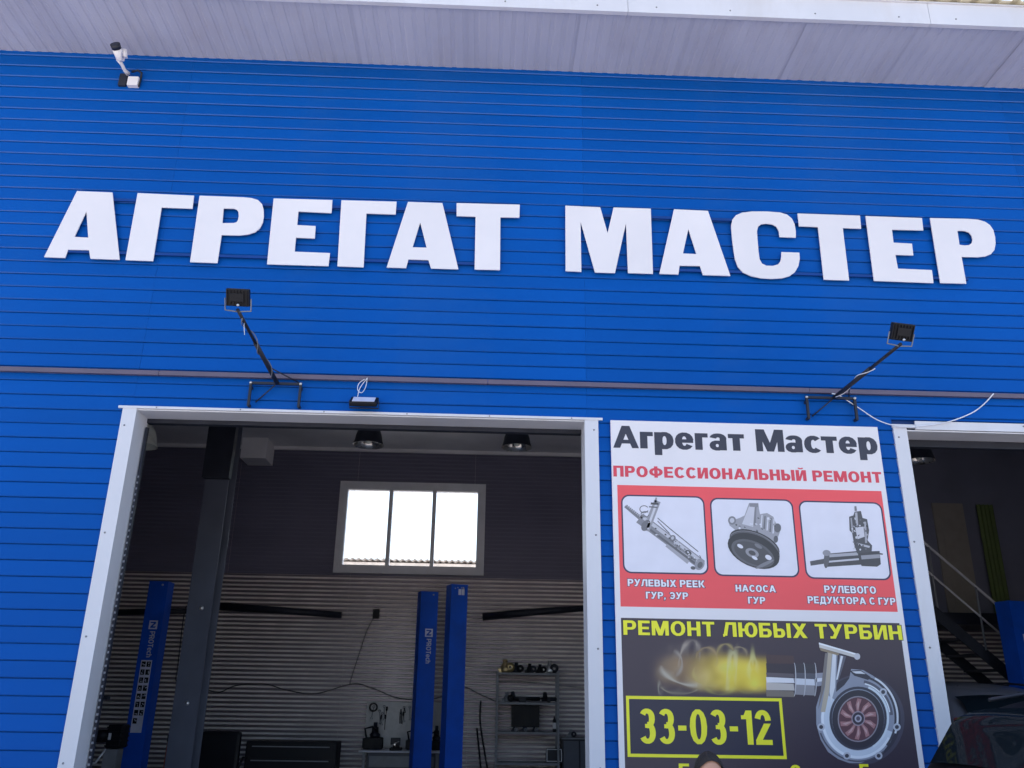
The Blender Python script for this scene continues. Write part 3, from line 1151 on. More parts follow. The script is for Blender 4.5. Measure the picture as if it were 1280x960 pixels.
stroke(ik, q6, 1150, 583, 1163, 585, 6, 5, G(.1), 9)
for i in range(26):
    ell(ik, q6, R_.uniform(1040, 1105), R_.uniform(440, 570), R_.uniform(2, 6), R_.uniform(2, 5), R_.uniform(0, 90), G(R_.choice([.04, .15, .4, .6])), 10+(i % 3)*.3, n=7)
ik.build('steering_gear_picture')
# flame: one grid of ink, colour by position
ik = Ink()
nxg, nyg = 230, 106
RF = random.Random(11)
blobs = [(RF.uniform(190, 600), RF.uniform(215, 400), RF.uniform(14, 40), RF.uniform(.2, .8)) for _ in range(60)]
swirls = ((325, 275, 40, 85, 150, 360, 5, (.40, .34, .28), 10), (300, 320, 90, 46, 20, 175, 6, (.48, .44, .36), 20), (240, 290, 55, 60, -100, 30, 5, (.34, .30, .26), 30), (495, 320, 18, 78, 100, 400, 6, (.62, .58, .30), 4),
        (395, 270, 42, 48, 180, 400, 5, (.42, .30, .14), 0), (470, 260, 36, 52, 170, 380, 4, (.48, .38, .14), 0), (525, 250, 30, 30, 180, 380, 4, (.40, .32, .18), 0), (290, 370, 80, 38, 20, 170, 4, (.36, .32, .22), 0), (450, 370, 60, 40, 0, 170, 5, (.50, .46, .12), 0), (580, 310, 16, 50, 120, 380, 7, (.70, .66, .25), 0), (400, 330, 60, 44, 30, 200, 4, (.46, .36, .12), 20), (225, 385, 24, 40, 80, 230, 4, (.30, .28, .22), 0), (560, 370, 50, 34, 10, 150, 4, (.40, .34, .10), 0))
def swirl_at(x, y):
    best = (0, None)
    for (cx, cy, rx, ry, a0, a1, w, c, rot) in swirls:
        r_ = rad(-rot)
        dx, dy = x-cx, y-cy
        u, v = dx*math.cos(r_)-dy*math.sin(r_), dx*math.sin(r_)+dy*math.cos(r_)
        an = math.degrees(math.atan2(v/ry, u/rx))
        for k_ in (0, 360, -360):
            if a0 <= an+k_ <= a1:
                f = (an+k_-a0)/(a1-a0)
                env = math.sin(PI*f)**.6
                rr = math.hypot(u/rx, v/ry)
                d = (rr-1)*min(rx, ry)
                wd = w*(.9+.5*math.sin(an*.07+cx))
                a = env*(.85*math.exp(-(d/wd)**2)+.30*math.exp(-(max(0, -d)/(wd*3.2))**2)*(1 if d < 0 else math.exp(-(d/wd)**2)))
                if a > best[0]:
                    best = (a, c)
    return best
def flame(x, y):
    u = (x-130)/505
    c = Vector(BLK)
    yc = 325-8*math.sin(u*5)
    half = 45+28*(1-abs(u-.6))
    body = math.exp(-((y-yc)/half)**4)*min(1, max(0, (u-.05)*1.6))
    n_ = 0
    for bx_, by_, br, ba in blobs:
        n_ += ba*math.exp(-((x-bx_)**2+(y-by_)**2)/br**2)
    n_ = min(1, n_*.55)
    glow = body*(.25+.75*n_)
    c = c.lerp(Vector((.62, .34, .07)), min(1, glow*1.3*(.45+u)))
    hot = min(1, max(0, (u-.34)*2.8))*body
    c = c.lerp(Vector((.86, .66+.14*n_, .03)), min(.98, hot*(.62+.38*n_)))
    sm = math.exp(-((y-yc)/(half*1.7))**2)*min(1, u*2)*(1-u*.6)*.25*n_
    c = c.lerp(Vector((.45, .38, .28)), min(1, sm*2.2))
    sa, sc_ = swirl_at(x, y)
    if sc_:
        c = c.lerp(Vector(sc_)*1.1, min(.72, sa*(.8 if u < .45 else .5)))
    ed = min(1, (x-130)/60)*min(1, (y-184)/28)*min(1, max(0, (418-y)/28))
    return tuple(Vector(BLK).lerp(c, max(0, ed)))
for j in range(nyg+1):
    for i in range(nxg+1):
        x, y = 130+505*i/nxg, 184+234*j/nyg
        p = q7(x, y)
        ik.v.append((p[0], YP-.0007, p[1]))
        ik.c.append(flame(x, y))
for j in range(nyg):
    for i in range(nxg):
        a = j*(nxg+1)+i
        ik.f.append([a, a+1, a+nxg+2, a+nxg+1])
ik.build('flame_picture')
# exhaust pipe
ik = Ink()
for (y0, y1, c) in ((250, 285, (.075, .045, .05)), (285, 322, (.045, .035, .05)), (322, 340, (.12, .10, .12)), (340, 362, (.74, .74, .80)), (362, 392, (.52, .48, .46)), (392, 418, (.20, .17, .15))):
    ik.poly([q7(*p) for p in ((632, y0), (742, y0+5), (746, y1+2), (634, y1))], c, 3)
for (y0, y1, c) in ((285, 322, (.05, .045, .06)), (322, 345, (.10, .10, .13)), (345, 370, (.62, .64, .72)), (370, 410, (.28, .27, .30))):
    ik.poly([q7(*p) for p in ((746, y0), (826, y0+4), (828, y1+4), (748, y1))], c, 3)
for x_ in (744, 782, 826):
    arcl(ik, q7, x_, 350, 7, 66, -90, 90, 4, (.5, .5, .55), 4, n=12)
ik.poly([q7(*p) for p in ((828, 325), (870, 322), (872, 372), (830, 378))], (.30, .31, .38), 3)
ik.poly([q7(*p) for p in ((828, 345), (870, 343), (872, 356), (830, 360))], (.68, .70, .78), 4)
ik.build('pipe_picture')
# turbocharger
ik = Ink()
T = q7
ell(ik, T, 1010, 510, 176, 182, 0, (.075, .068, .10), 4, n=40)
ell(ik, T, 1006, 508, 166, 172, 0, (.05, .045, .065), 5, n=40)
outer = [(878, 236), (868, 330), (850, 400), (832, 460), (833, 530), (850, 590), (880, 640), (920, 668), (965, 684), (1010, 684), (1060, 665), (1095, 645), (1130, 600), (1155, 545), (1158, 480), (1138, 420), (1100, 370), (1060, 335), (1020, 312), (972, 308), (965, 345), (945, 372), (912, 400), (916, 300), (918, 245)]
ik.concave([T(*p) for p in outer], (.30, .32, .40), 6)
# broad highlights and dark bands of the chrome housing
arcl(ik, T, 1000, 505, 132, 146, 20, 215, 34, (.60, .66, .76), 7, n=30)
arcl(ik, T, 1000, 505, 142, 156, 30, 190, 10, (.78, .82, .90), 8, n=30)
arcl(ik, T, 1000, 505, 118, 130, -70, 60, 12, (.68, .74, .82), 7.4, n=24)
arcl(ik, T, 1000, 505, 110, 122, 0, 360, 10, (.06, .06, .085), 9, n=40)
arcl(ik, T, 1000, 505, 150, 168, -75, 40, 9, (.06, .06, .08), 8, n=26)
arcl(ik, T, 1000, 505, 158, 176, -65, 20, 8, (.70, .72, .78), 8.4, n=20)
arcl(ik, T, 1000, 505, 134, 148, -80, -5, 12, (.12, .12, .16), 8.6, n=20)
arcl(ik, T, 1000, 505, 128, 141, -78, -10, 5, (.80, .84, .9), 9.4, n=20)
arcl(ik, T, 1000, 505, 160, 172, 50, 160, 6, (.10, .10, .13), 8.8, n=24)
ik.poly([T(*p) for p in ((880, 240), (896, 242), (884, 400), (868, 480), (850, 480), (868, 380))], (.48, .42, .34), 9.2)
ik.poly([T(*p) for p in ((898, 242), (912, 244), (908, 380), (892, 440), (886, 400))], (.70, .72, .78), 9.6)
ik.poly([T(*p) for p in ((868, 245), (880, 245), (866, 380), (850, 440), (840, 470), (850, 400))], (.22, .20, .20), 9.8)
ik.poly([T(*p) for p in ((924, 250), (952, 258), (930, 330), (914, 372), (912, 380))], (.13, .13, .17), 9)
ik.poly([T(*p) for p in ((930, 255), (940, 257), (918, 350), (912, 352))], (.74, .76, .82), 10)
ik.poly([T(*p) for p in ((843, 204), (1006, 252), (1006, 268), (845, 222))], (.60, .58, .56), 10.4)
ik.poly([T(*p) for p in ((843, 202), (1006, 250), (1006, 256), (843, 209))], (.82, .84, .88), 11)
ik.poly([T(*p) for p in ((845, 222), (925, 246), (920, 254), (850, 234))], (.30, .24, .17), 11)
ell(ik, T, 996, 258, 12, 13, 0, (.55, .55, .60), 11.4)
for (x_, y_) in ((852, 540), (1100, 400), (1155, 540), (1082, 655), (955, 655)):
    ell(ik, T, x_, y_, 15, 15, 0, (.52, .54, .62), 10)
    ell(ik, T, x_, y_, 8, 8, 0, (.06, .06, .08), 10.4)
ik.poly([T(*p) for p in ((965, 315), (1010, 312), (1050, 340), (1040, 352), (985, 335))], (.05, .05, .07), 10)
ik.poly([T(*p) for p in ((975, 318), (1010, 316), (1030, 328), (990, 326))], (.66, .68, .74), 10.4)
# impeller
ell(ik, T, 1000, 508, 104, 116, 0, (.045, .04, .055), 10.8, n=36)
ell(ik, T, 1000, 508, 82, 92, 0, (.30, .27, .31), 11.2, n=36)
ell(ik, T, 1000, 508, 77, 87, 0, (.13, .055, .07), 11.6, n=36)
for i in range(10):
    a = 36*i+12
    def pol(r, an):
        return T(1000+r*math.cos(rad(an)), 508+r*1.12*math.sin(rad(an)))
    ik.poly([pol(22, a-6), pol(50, a-6), pol(74, a+4), pol(72, a+17), pol(46, a+12), pol(22, a+14)], (.40, .20, .21), 12)
    ik.poly([pol(30, a+2), pol(54, a+1), pol(66, a+9), pol(46, a+10)], (.56, .36, .36), 12.4)
ell(ik, T, 1000, 506, 27, 30, 0, (.34, .28, .33), 12.8)
ell(ik, T, 1000, 506, 23, 25, 0, (.05, .04, .06), 13.2)
ell(ik, T, 1000, 506, 14, 15, 0, (.46, .44, .52), 13.6)
ell(ik, T, 1000, 506, 8, 9, 0, (.10, .08, .12), 14)
ik.build('turbine_picture')

# ------------------------------------------------------------------ big sign letters
YS = -.062
def z5(x, y): return (x/4, 220+y/4)
def z6_(x, y): return (320+x/4, 220+y/4)
def z7_(x, y): return (640+x/4, 220+y/4)
def z8_(x, y): return (960+x/4, 220+y/4)
LT = [
 ('А', z5, [(385, 75), (562, 82), (598, 418), (452, 413), (445, 370), (340, 368), (325, 409), (220, 405)], [(432, 176), (441, 308), (372, 304)]),
 ('Г', z5, [(688, 85), (970, 98), (962, 163), (808, 157), (765, 425), (627, 420)], None),
 ('Р', z5, [(998, 98), (1215, 106), (1258, 110), (1290, 120), (1310, 140), (1318, 168), (1319, 200), (1314, 232), (1299, 262), (1275, 281), (1240, 292), (1200, 297), (1108, 295), (1087, 435), (950, 430)], [(1118, 162), (1168, 163), (1184, 168), (1192, 180), (1194, 200), (1190, 220), (1182, 231), (1168, 235), (1112, 235)]),
 ('Е', z6_, [(88, 112), (382, 120), (377, 185), (212, 177), (206, 245), (298, 250), (294, 312), (200, 308), (193, 378), (370, 385), (362, 450), (55, 441)], None),
 ('Г', z6_, [(427, 121), (703, 128), (698, 192), (552, 187), (538, 456), (407, 451)], None),
 ('А', z6_, [(760, 129), (932, 135), (1012, 466), (875, 462), (862, 420), (762, 417), (750, 460), (653, 457)], [(821, 232), (853, 358), (783, 356)]),
 ('Т', z6_, [(1003, 135), (1319, 143), (1317, 208), (1222, 206), (1220, 470), (1093, 467), (1098, 203), (1003, 200)], None),
 ('М', z7_, [(267, 148), (441, 156), (478, 285), (508, 157), (694, 163), (705, 489), (580, 485), (570, 236), (515, 485), (415, 482), (343, 228), (347, 479), (268, 475)], None),
 ('А', z7_, [(810, 166), (980, 174), (1092, 499), (955, 495), (940, 450), (838, 448), (832, 492), (737, 489)], [(882, 265), (922, 390), (855, 387)]),
 ('С', z7_, [(1340, 182), (1376, 193), (1400, 213), (1413, 240), (1419, 275), (1419, 308), (1338, 305), (1334, 275), (1322, 253), (1302, 242), (1270, 238), (1246, 241), (1231, 252), (1225, 275), (1228, 320), (1233, 380), (1238, 415), (1250, 437), (1272, 448), (1305, 449), (1330, 442), (1343, 425), (1347, 402), (1347, 380), (1437, 383), (1439, 415), (1432, 450), (1415, 480), (1388, 500), (1350, 511), (1300, 514), (1245, 511), (1195, 500), (1155, 482), (1130, 455), (1115, 415), (1106, 360), (1099, 300), (1096, 250), (1102, 218), (1120, 196), (1150, 183), (1200, 177), (1270, 177)], None),
 ('Т', z8_, [(148, 187), (460, 198), (466, 263), (374, 260), (406, 522), (279, 518), (250, 255), (155, 251)], None),
 ('Е', z8_, [(488, 200), (770, 210), (777, 272), (620, 268), (628, 333), (720, 338), (727, 397), (637, 394), (650, 463), (820, 470), (828, 535), (530, 524)], None),
 ('Р', z8_, [(810, 210), (1000, 214), (1050, 218), (1085, 228), (1110, 245), (1127, 270), (1136, 305), (1138, 340), (1132, 370), (1115, 390), (1088, 401), (1050, 406), (968, 404), (992, 538), (862, 535)], [(947, 273), (985, 275), (1005, 282), (1018, 298), (1023, 318), (1019, 335), (1006, 345), (985, 347), (958, 344)]),
]
sign = thing('fascia_sign', 'large white raised letters reading АГРЕГАТ МАСТЕР across the blue wall', 'sign', (0, YS, P(640, 300).z))
for ch, zf, out, hole in LT:
    def W2(p):
        v = P(*zf(*p), YS)
        return (v.x, v.z)
    b = MB()
    b.prism([W2(p) for p in out], YS, YS+.010, [[W2(p) for p in hole]] if hole else [])
    o = b.build('letter', 'white', sign, fix=False)
    o['label'] = 'white letter '+ch
    # stand-offs
    xs_ = [W2(p)[0] for p in out]
zA, zB = P(822, 271, -.06).z, P(822, 336, -.06).z
x0s, x1s = P(90, 250, -.06).x, P(1200, 290, -.06).x
for z in (zA, zB):
    x = x0s
    for seg in range(2):
        e = (P(600, 270, -.06).x if seg == 0 else x1s)
        a = x0s if seg == 0 else P(725, 270, -.06).x
        b = MB()
        b.box(a, YS+.0105, z-.014, e, YS+.030, z+.014)
        r_ = b.build('rail', 'bluepaint', sign)
        xx = a+.2
        while xx < e:
            b = MB()
            b.box(xx, YS+.030, z-.012, xx+.03, -.0215, z+.012)
            b.build('stand_off', 'bluepaint', r_)
            xx += 1.1

# ------------------------------------------------------------------ trunking along the wall
b = MB()
zc = (P(0, 463.5, -.045).z+P(1280, 493.5, -.045).z)/2
tr = thing('cable_trunking', 'long purple grey cable trunking running the width of the blue wall', 'trunking', (0, -.03, zc))
x = XL+.4
while x < XR-.4:
    b = MB()
    e = min(x+3.0, XR-.3)
    b.box(x, -.062, zc-.022, e-.003, -.0215, zc+.022, bev=.004)
    o = b.build('trunking_length', 'conduit', tr)
    x = e
# ------------------------------------------------------------------ floodlights on arms
def flood_arm(name, label, bl, br, legz, base, head, Yh, roll, tilt):
    """bl,br: photo points of bracket corners; head: photo point of the lamp centre at depth Yh"""
    Yb = -.07
    A_, B_ = P(*bl, Yb), P(*br, Yb)
    zb_ = (A_.z+B_.z)/2
    t = thing(name, label, 'floodlight', (base_x := P(*base, Yb).x, 0, zb_))
    r = .011
    b = MB()
    b.box(A_.x-r, Yb-r, zb_-r, B_.x+r, Yb+r, zb_+r)
    for q in (A_, B_):
        b.box(q.x-r, Yb-r, zb_-legz, q.x+r, Yb+r, zb_-r)
        b.box(q.x-r, Yb+r, zb_-legz, q.x+r, -.022, zb_-legz+2*r)
        b.box(q.x-r, Yb+r, zb_-.05, q.x+r, -.022, zb_-.05+2*r)
    b.build('wall_bracket', 'dark', t)
    for q in (A_, B_):
        b = MB()
        b.lathe([(0, -.012), (.010, -.01), (.014, 0)], (0, 0, 0), 8, Matrix.Translation((q.x, Yb-r, zb_)) @ Matrix.Rotation(-PI/2, 4, 'X'))
        b.build('bolt', 'zinc', t)
    H = P(*head, Yh)
    S0 = Vector((base_x, Yb-r, zb_))
    d = H-S0
    b = MB()
    b.tube([S0, S0+d*.58], .020, 10)
    b.tube([S0+d*.52, S0+d*1.0], .014, 10)
    b.build('arm', 'dark', t)
    b = MB()
    mid = S0+d*.25
    b.tube([mid, Vector((A_.x+.03 if roll < 0 else B_.x-.03, -.03, zb_+.03))], .006)
    b.tube([S0, Vector((B_.x-.06 if roll < 0 else A_.x+.05, -.03, zb_-.17))], .006)
    b.build('stay', 'dark', t)
    # lamp head, facing the sign
    wv, hv, dv = .185, .14, .05
    face = (Vector((H.x*.96, 0, P(640, 300).z+.2))-H)
    az = math.atan2(face.x, face.y)
    mt = Matrix.Translation(H+Vector((0, 0, .03))) @ Matrix.Rotation(-az*.4, 4, 'Z') @ Matrix.Rotation(rad(tilt), 4, 'X') @ Matrix.Rotation(rad(roll), 4, 'Y')
    b = MB()
    b.box(-wv/2, -dv*.4, 0, wv/2, dv*.6, hv, mt, bev=.008)
    b.box(-wv*.3, -dv*.7, hv*.25, wv*.3, -dv*.4, hv*.75, mt, bev=.006)
    for i in range(7):
        x = -wv*.42+i*wv*.14
        b.box(x-.002, -dv*.62, hv*.08, x+.002, -dv*.4, hv*.92, mt)
    b.build('housing', 'black', t)
    b = MB()
    b.box(-wv*.44, dv*.6, hv*.06, wv*.44, dv*.6+.004, hv*.94, mt)
    b.build('lens', 'frost', t)
    b = MB()
    pts = [mt @ Vector(p) for p in ((-wv*.56, 0, hv*.45), (-wv*.56, 0, -.035), (0, 0, -.045), (wv*.56, 0, -.035), (wv*.56, 0, hv*.45))]
    b.tube(pts, .006, 6)
    b.build('yoke', 'grey', t)
    b = MB()
    b.lathe([(0, -.01), (.009, -.008), (.012, 0)], (0, 0, 0), 8, mt @ Matrix.Translation((.01, -dv*.7, .012)) @ Matrix.Rotation(-PI/2, 4, 'X'))
    b.build('bolt', 'zinc', t)
    return t, S0, d
t1, S0a, da = flood_arm('floodlight', 'black floodlight on a dark arm above the left gateway', (314, 478), (376, 481), .22, (347, 478), (297, 387), -1.15, 2, 30)
t2, S0b, db = flood_arm('floodlight', 'black floodlight on an arm above the poster, wrapped in white cable', (1008, 496), (1068, 499), .21, (1042, 496), (1126, 430), -1.2, 4, 30)
# cables tied to the arms
def wrap(S0, d, f0, f1, r, parent, n=22, turns=3, col='wire'):
    b = MB()
    pts = []
    dn = d.normalized()
    a = dn.orthogonal().normalized()
    c = dn.cross(a)
    for i in range(n+1):
        f = f0+(f1-f0)*i/n
        an = turns*2*PI*i/n
        pts.append(S0+d*f+(a*math.cos(an)+c*math.sin(an))*r)
    b.tube(pts, .0045, 5)
    return b.build('cable', col, parent)
wrap(S0a, da, .1, .92, .026, t1, turns=2.2, col='grey')
wrap(S0b, db, .05, .62, .024, t2, turns=1.2, col='wire')
b = MB()
k0 = S0a+da*.85
b.tube([k0, k0+Vector((.01, -.02, -.05)), k0+Vector((.02, -.01, -.12))], .003, 5)
b.build('cable_end', 'wire', t1)

def catmull(ps, n=8):
    ps = [Vector(p) for p in ps]
    out = []
    for i in range(len(ps)-1):
        p0, p1, p2, p3 = ps[max(i-1, 0)], ps[i], ps[i+1], ps[min(i+2, len(ps)-1)]
        for k in range(n):
            t = k/n
            out.append(.5*((2*p1)+(p2-p0)*t+(2*p0-5*p1+4*p2-p3)*t*t+(3*p1-3*p2+p3-p0)*t**3))
    out.append(ps[-1])
    return out
def cable(pts, r, label, material='wire', Y=-.04, group=None, name='cable'):
    b = MB()
    b.tube(catmull([P(x, y, Y if len(pq) == 0 else pq[0]) for (x, y, *pq) in pts]), r, 6)
    o = b.build(name, material)
    tag(o, label, 'cable', group)
    return o
cable([(1040, 492, -.09), (1050, 495, -.06), (1075, 511, -.05), (1095, 524, -.06), (1114, 531, -.06), (1135, 533.5, -.07), (1165, 531, -.07), (1190, 526, -.06), (1215, 516, -.05), (1230, 505, -.05), (1242, 492, -.066)], .0055, 'white cable sagging from the right floodlight bracket across the right gateway corner')

# small floodlight over the left gateway
t = thing('floodlight', 'small wall floodlight facing down over the left gateway', 'floodlight', (P(455, 500, -.1).x, -.02, P(455, 500, -.1).z))
c = P(455, 501, -.12)
mt = Matrix.Translation(c) @ Matrix.Rotation(rad(-52), 4, 'X')
b = MB()
b.box(-.125, -.012, -.075, .125, .03, .075, mt, bev=.01)
b.build('housing', 'black', t)
b = MB()
b.box(-.1, -.016, -.055, .1, -.0125, .055, mt)
b.build('lens', 'sticker', t)
b = MB()
b.tube([mt @ Vector((-.13, 0, 0)), mt @ Vector((-.13, .07, 0)), mt @ Vector((.13, .07, 0)), mt @ Vector((.13, 0, 0))], .006, 6)
b.box(c.x-.03, -.09, c.z+.0, c.x+.03, -.0215, c.z+.03)
b.build('yoke', 'dark', t)
b = MB()
for pp in ([(447, 496), (450, 485), (458, 474), (459, 473), (457, 484), (452, 491), (447, 487), (449, 479), (456, 474)],):
    b.tube(catmull([P(x, y, -.07) for x, y in pp], 6), .0035, 5)
b.build('cable', 'wire', t)

# security camera
t = thing('security_camera', 'white security camera on a bent arm under the soffit', 'camera', (P(166, 100).x, -.02, P(166, 100).z))
jb = P(166, 101, -.07)
b = MB()
b.box(jb.x-.055, -.075, jb.z-.055, jb.x+.055, -.0215, jb.z+.055, bev=.006)
b.build('junction_box', 'white', t)
b = MB()
c = P(158, 103, -.02)
b.box(c.x-.07, -.05, c.z-.06, c.x+.01, -.0215, c.z+.09, bev=.004)
c = P(174, 92, -.03)
b.tube([P(165, 90, -.05), P(172, 88, -.10), P(177, 91, -.06), P(176, 97, -.03), P(173, 108, -.05)], .012, 6)
b.build('back_plate', 'dark', t)
b = MB()
b.tube([P(160, 92, -.06), P(156, 88, -.12), P(152, 80, -.2), P(148, 74, -.26)], [.026, .018, .018, .026], 10)
b.build('arm', 'white', t)
b = MB()
cA, cB = P(150.5, 73, -.27), P(146, 61, -.36)
b.tube([cA+Vector((.03, 0, 0)), cA, cB], [.03, .042, .046], 14)
b.tube([P(156, 72, -.27), P(155, 62, -.30)], [.028, .03], 8)
b.build('camera_body', 'white', t)
b = MB()
dd = (cB-cA).normalized()
b.tube([cB+dd*.001, cB+dd*.05], [.047, .049], 14)
b.build('lens_hood', 'dark', t)
# ------------------------------------------------------------------ lift posts
def lift(name, label, Y, top_l, top_r, sticker=None, logo=None, plate=False, rot=0):
    a, c = P(*top_l, Y), P(*top_r, Y)
    zt = (a.z+c.z)/2
    x0, x1 = a.x, c.x
    w = x1-x0
    t = thing('lift_post', label, 'car lift', ((x0+x1)/2, Y, 0), 'blue car lift posts')
    b = MB()
    b.box(x0, Y, 0.0, x1, Y+.006, zt)
    b.box(x0, Y+.006, 0, x0+.008, Y+.26, zt)
    b.box(x1-.008, Y+.006, 0, x1, Y+.26, zt)
    b.box(x0+.008, Y+.22, 0, x0+.06, Y+.26, zt)
    b.box(x1-.06, Y+.22, 0, x1-.008, Y+.26, zt)
    b.build('post', 'liftblue', t)
    b = MB()
    b.box(x0-.003, Y-.003, zt, x1+.003, Y+.262, zt+.012)
    b.build('cap', 'liftblue', t)
    b = MB()
    b.box(x0-.12, Y-.1, 0.006, x1+.12, Y+.42, .026)
    b.build('base_plate', 'dark', t)
    b = MB()
    b.box(x0+.02, Y+.05, .25, x1-.02, Y+.30, .85)
    b.build('carriage', 'dark', t)
    for s in (-1, 1):
        b = MB()
        b.box(-.05, 0, -.04, .05, .75, .04, Matrix.Translation((x0+w/2, Y+.3, .3)) @ Matrix.Rotation(rad(38*s), 4, 'Z'))
        b.build('lift_arm', 'dark', t)
    b = MB()
    b.lathe([(0, -.01), (.014, -.008), (.016, 0)], (0, 0, 0), 8, Matrix.Translation((x0+w*.72, Y, zt-.04)) @ Matrix.Rotation(-PI/2, 4, 'X'))
    b.build('bolt', 'zinc', t)
    if logo is not None:
        c0 = P(*logo, Y)
        xm = x0+w*.55
        z = c0.z
        s = w*.22
        b = MB()
        b.box(xm-s, Y-.003, z-s, xm+s, Y-.0005, z+s)
        e = b.build('logo_square', 'sticker', t)
        b = MB()
        b.prism([(xm-s*.7, z+s*.7), (xm+s*.5, z+s*.7), (xm+s*.7, z+s*.45), (xm-s*.1, z-s*.35), (xm+s*.7, z-s*.35), (xm+s*.5, z-s*.7), (xm-s*.7, z-s*.7), (xm-s*.6, z-s*.4), (xm+s*.15, z+s*.4), (xm-s*.7, z+s*.4)], Y-.005, Y-.0032)
        b.build('logo_mark', 'liftblue', e)
        # word running downwards
        ps, wd = text_pieces('PROTech', 0, .2, .15, .1)
        hgt = w*.27
        length = w*1.3
        b = MB()
        for xo, g in ps:
            if g:
                vs, fs = union_tris(g)
                b.add([(xm-hgt*.42+v[1]*hgt, Y-.002, z-s*1.5-(xo+v[0])*length/wd) for v in vs], fs)
        b.build('lettering', 'pale', t, fix=False)
    if sticker:
        (sx0, sz1), (sx1, sz0) = [(P(*p, Y).x, P(*p, Y).z) for p in sticker]
        sx0, sx1 = x0+w*.22, x0+w*.78
        b = MB()
        b.box(sx0, Y-.002, sz0, sx1, Y-.0003, sz1)
        st = b.build('sticker_sheet', 'sticker', t)
        H_ = sz1-sz0
        rn = random.Random(5)
        for r in range(8):
            for cidx in range(2):
                if r == 7 and cidx:
                    continue
                b = MB()
                cw = (sx1-sx0)*.36
                xx = sx0+(sx1-sx0)*(.09+.46*cidx)
                zz = sz1-H_*(.02+r*.112)
                hh = H_*.075
                b.box(xx, Y-.0035, zz-hh, xx+cw, Y-.0021, zz)
                o = b.build('pictogram', 'black', st)
        b = MB()
        for r in range(8):
            for cidx in range(2):
                if r == 7 and cidx:
                    continue
                cw = (sx1-sx0)*.36
                xx = sx0+(sx1-sx0)*(.09+.46*cidx)
                zz = sz1-H_*(.02+r*.112)
                hh = H_*.075
                for q in range(3):
                    u, v = xx+cw*rn.uniform(.15, .7), zz-hh*rn.uniform(.2, .75)
                    b.box(u, Y-.0045, v-hh*.1, u+cw*rn.uniform(.12, .35), Y-.0036, v+hh*.06)
        b.box(sx0+.006, Y-.003, sz0+.02, sx1-.006, Y-.0021, sz0+.026)
        b.build('pictogram_mark', 'sticker', st, kind='stuff')
    if plate:
        b = MB()
        c0 = P(577, 740, Y)
        b.box(c0.x-.05, Y-.003, c0.z-.045, c0.x-.004, Y-.0005, c0.z+.045)
        b.box(c0.x+.004, Y-.003, c0.z-.045, c0.x+.05, Y-.0005, c0.z+.045)
        b.build('rating_plate', 'sticker', t)
        b = MB()
        for s in (-.07, -.03, .03, .07):
            b.lathe([(0, -.006), (.008, -.005), (.01, 0)], (0, 0, 0), 6, Matrix.Translation((x0+w/2+s, Y, zt-.03-abs(s)*.3)) @ Matrix.Rotation(-PI/2, 4, 'X'))
        b.build('rivet', 'zinc', t, kind='stuff')
    t.rotation_euler = (0, 0, rad(rot))
    return t
lift('lift', 'leftmost blue lift post with pictogram sticker sheet and vertical lettering', 5.6, (187, 727), (210.5, 728), logo=(190, 781), sticker=((178, 825), (177, 916)))
lift('lift', 'blue lift post with vertical white lettering beside the workbench', 7.3, (526.5, 740), (548.5, 740.5), logo=(536, 791), rot=17)
lift('lift', 'blue lift post with a small grey plate at its top, right of the lettered one', 6.2, (564, 731), (585.5, 732), plate=True, rot=20)
lift('lift', 'blue lift post at the right edge of the right gateway', 4.9, (1258, 752), (1294, 753), logo=(1278, 801), rot=14)

# ------------------------------------------------------------------ objects along the back wall
YW = YB-.12
def wallpipe(p0, p1, label, r=.07):
    b = MB()
    a, c = P(*p0, YW-.05), P(*p1, YW-.05)
    c.z = c.z if abs(c.z-a.z) > .1 else c.z
    b.tube([a, a.lerp(c, .5)+Vector((0, 0, .01)), c], [r, r*.92, r*.8], 12)
    for f in (.2, .8):
        q = a.lerp(c, f)
        b.box(q.x-.02, q.y, q.z-.02, q.x+.02, YB-.006, q.z+.02)
    o = b.build('pipe', 'dark')
    tag(o, label, 'pipe')
wallpipe((140, 766), (234, 764), 'dark pipe on the wall between the left jamb and the steel column', .06)
wallpipe((272, 758), (427, 769), 'long dark pipe on the wall right of the steel column')
wallpipe((603, 771), (735, 760), 'dark pipe on the wall above the shelving unit')
YV = YB-.03
cable([(233, 757, YV), (229, 775, YV), (226, 800, YV), (222, 835, YV), (220, 850, YV), (226, 856, YV)], .010, 'dark cable hanging between the left lift post and the column', 'dark')
cable([(258, 862, YV), (275, 865, YV), (295, 857, YV), (330, 855, YV), (360, 863, YV), (395, 867, YV), (440, 855, YV), (465, 860, YV), (500, 873, YV), (545, 873, YV), (575, 858, YV), (600, 868, YV), (622, 878, YV)], .009, 'long dark cable looping along the corrugated back wall', 'dark')
cable([(467, 772, YV), (458, 790, YV), (448, 820, YV), (439, 848, YV), (437, 856, YV)], .009, 'dark cable dropping from the wall socket above the workbench', 'dark')
cable([(622, 852, YV), (665, 853, YV), (700, 857, YV), (733, 860, YV)], .006, 'thin pale cable behind the shelving unit', 'grey')
cable([(601, 876, YV-.05), (600, 900, YV-.1), (604, 930, YV-.2), (609, 960, YV-.3), (612, 985, YV-.4)], .016, 'black hose hanging left of the shelving unit', 'black', name='hose')
b = MB()
c = P(471, 767, YV)
b.box(c.x-.07, YB-.09, c.z-.09, c.x+.05, YB-.008, c.z+.08, bev=.012)
o = b.build('wall_socket', 'black')
tag(o, 'small black socket box on the wall below the window', 'socket')

